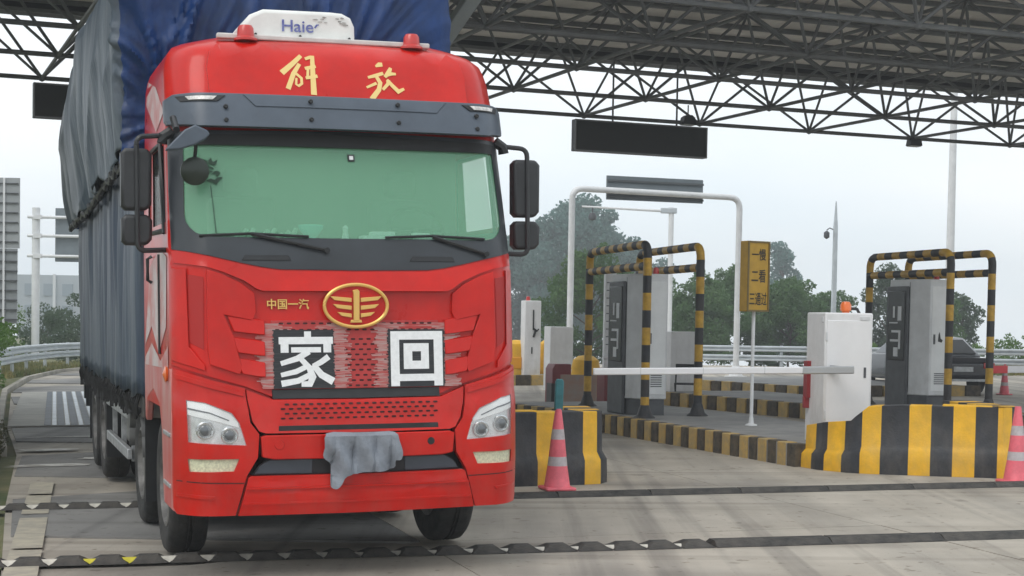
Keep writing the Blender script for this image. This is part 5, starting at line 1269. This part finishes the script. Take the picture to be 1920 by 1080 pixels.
for q, (x, y, h_, w_, m_, lb_) in enumerate(((-14.2, 38, 2.1, 3.0, LEAF_BRT, 'bright green bush leaning over the near end of the ramp guardrail'), (-18.6, 54, 3.0, 3.6, LEAF_BRT, 'bright green bush between the ribbed sign and the white pole'), (-14.6, 41, 2.5, 3.6, LEAF_BRT, 'bright green bush below the ribbed road sign'), (-17.6, 47, 2.6, 3.6, LEAF_BRT, 'bright green bush left of the white sign pole'), (-19.6, 60, 2.9, 3.2, LEAF_BRT, 'green bush at the foot of the white sign pole'), (-17.3, 66, 2.7, 3.6, LEAF_DRK, 'dark green bush right of the white sign pole'), (-14.8, 69, 2.6, 4.0, LEAF_DRK, 'dark green bush behind the ramp guardrail near the truck'), (-21.5, 74, 2.3, 3.4, LEAF_DRK, 'dark bush before the hazy building'), (-19.5, 80, 2.4, 4.0, LEAF_DRK, 'tall dark bush before the hazy building beside the truck'))):
    tree(gnd(x, y), h_, w_, lb_, m_, 80+q, 1000, .12, 'bush', .02, None)
# low clipped hedge at the lane edge and verge grass
def hedge():
    rng = random.Random(5); V, F_ = [], []
    for k in range(40):
        t = k/39; x, y = -4.75-2.35*t-.42, 14.6+8.4*t; leaves((V, F_), Vector((x, y, gz(x)+.12)), .30, 170, .06, rng, .9)
    me = bpy.data.meshes.new('hedge'); me.from_pydata(V, [], F_); o = mkme('hedge', me, M('hedge_dark', (.035, .045, .018), .8, col2=(.10, .09, .035), vs=3), None, ang=0)
    tag(o, 'low dark hedge along the left edge of the lane', 'hedge')
hedge()
def grass():
    rng = random.Random(9); V, F_ = [], []
    for _ in range(16000):
        t = rng.random(); y = 26+t*34; x0 = -8.6-(y-26)*.305 if y < 46 else -14.7-(y-46)*.06
        x = x0-rng.random()**1.3*2.4-.15; h = rng.uniform(.08, .28); a = rng.uniform(0, 6.3); p = Vector((x, y, gz(x)-.07)); d = Vector((math.cos(a), math.sin(a), 0))*.03; i = len(V)
        V += [p-d, p+d, p+Vector((rng.uniform(-.1, .1), rng.uniform(-.1, .1), h))]; F_.append((i, i+1, i+2))
    for _ in range(9000):
        x = rng.uniform(12, 32); y = 55-(x-12)*.40+rng.uniform(.3, 8); p = Vector((x, y, gnd(x, y).z)); h = rng.uniform(.15, .6); a = rng.uniform(0, 6.3); d = Vector((math.cos(a), math.sin(a), 0))*.06; i = len(V)
        V += [p-d, p+d, p+Vector((rng.uniform(-.1, .1), rng.uniform(-.1, .1), h))]; F_.append((i, i+1, i+2))
    me = bpy.data.meshes.new('grass'); me.from_pydata(V, [], F_); o = mkme('grass', me, GRASSM, None, ang=0, kind='stuff'); o['label'] = 'dry yellow green verge grass under the guardrails'; o['category'] = 'grass'
grass()
# low concrete kerb and rubble at the verge
kb = bmesh.new()
P = [(-6.75, 21.2), (-8.35, 26), (-12.05, 38), (-13.95, 46), (-14.75, 52), (-14.4, 57.5)]
for a, b in zip(P, P[1:]):
    d = (Vector(b)-Vector(a)).normalized(); n_ = Vector((d.y, -d.x))*.1
    A = [kb.verts.new(G(p[0]+n_.x*s, p[1]+n_.y*s, h)) for p, s, h in ((a, -.6, .07), (a, .6, .07), (b, .6, .07), (b, -.6, .07))]; B = [kb.verts.new((v.co.x, v.co.y, v.co.z-.16)) for v in A]
    kb.faces.new(A)
    for k in range(4): kb.faces.new((A[k], B[k], B[(k+1) % 4], A[(k+1) % 4]))
o = mk('kerb', kb, CONC, None, ang=0); o['kind'] = 'structure'

# ------------------------------------------------------------------ haze
hb = bmesh.new(); box(hb, -304, 304, -154, 334, -42, 14.6)
hz = mk('haze', hb, [], None, ang=0); hz['kind'] = 'stuff'
hm = bpy.data.materials.new('haze_air'); hm.use_nodes = True; ht = hm.node_tree; ht.nodes.clear()
ho = ht.nodes.new('ShaderNodeOutputMaterial'); hv = ht.nodes.new('ShaderNodeVolumePrincipled'); hv.inputs['Color'].default_value = (.93, .96, .98, 1); hv.inputs['Density'].default_value = HAZE; hv.inputs['Anisotropy'].default_value = .2
ht.links.new(hv.outputs[0], ho.inputs['Volume']); hz.data.materials.append(hm)
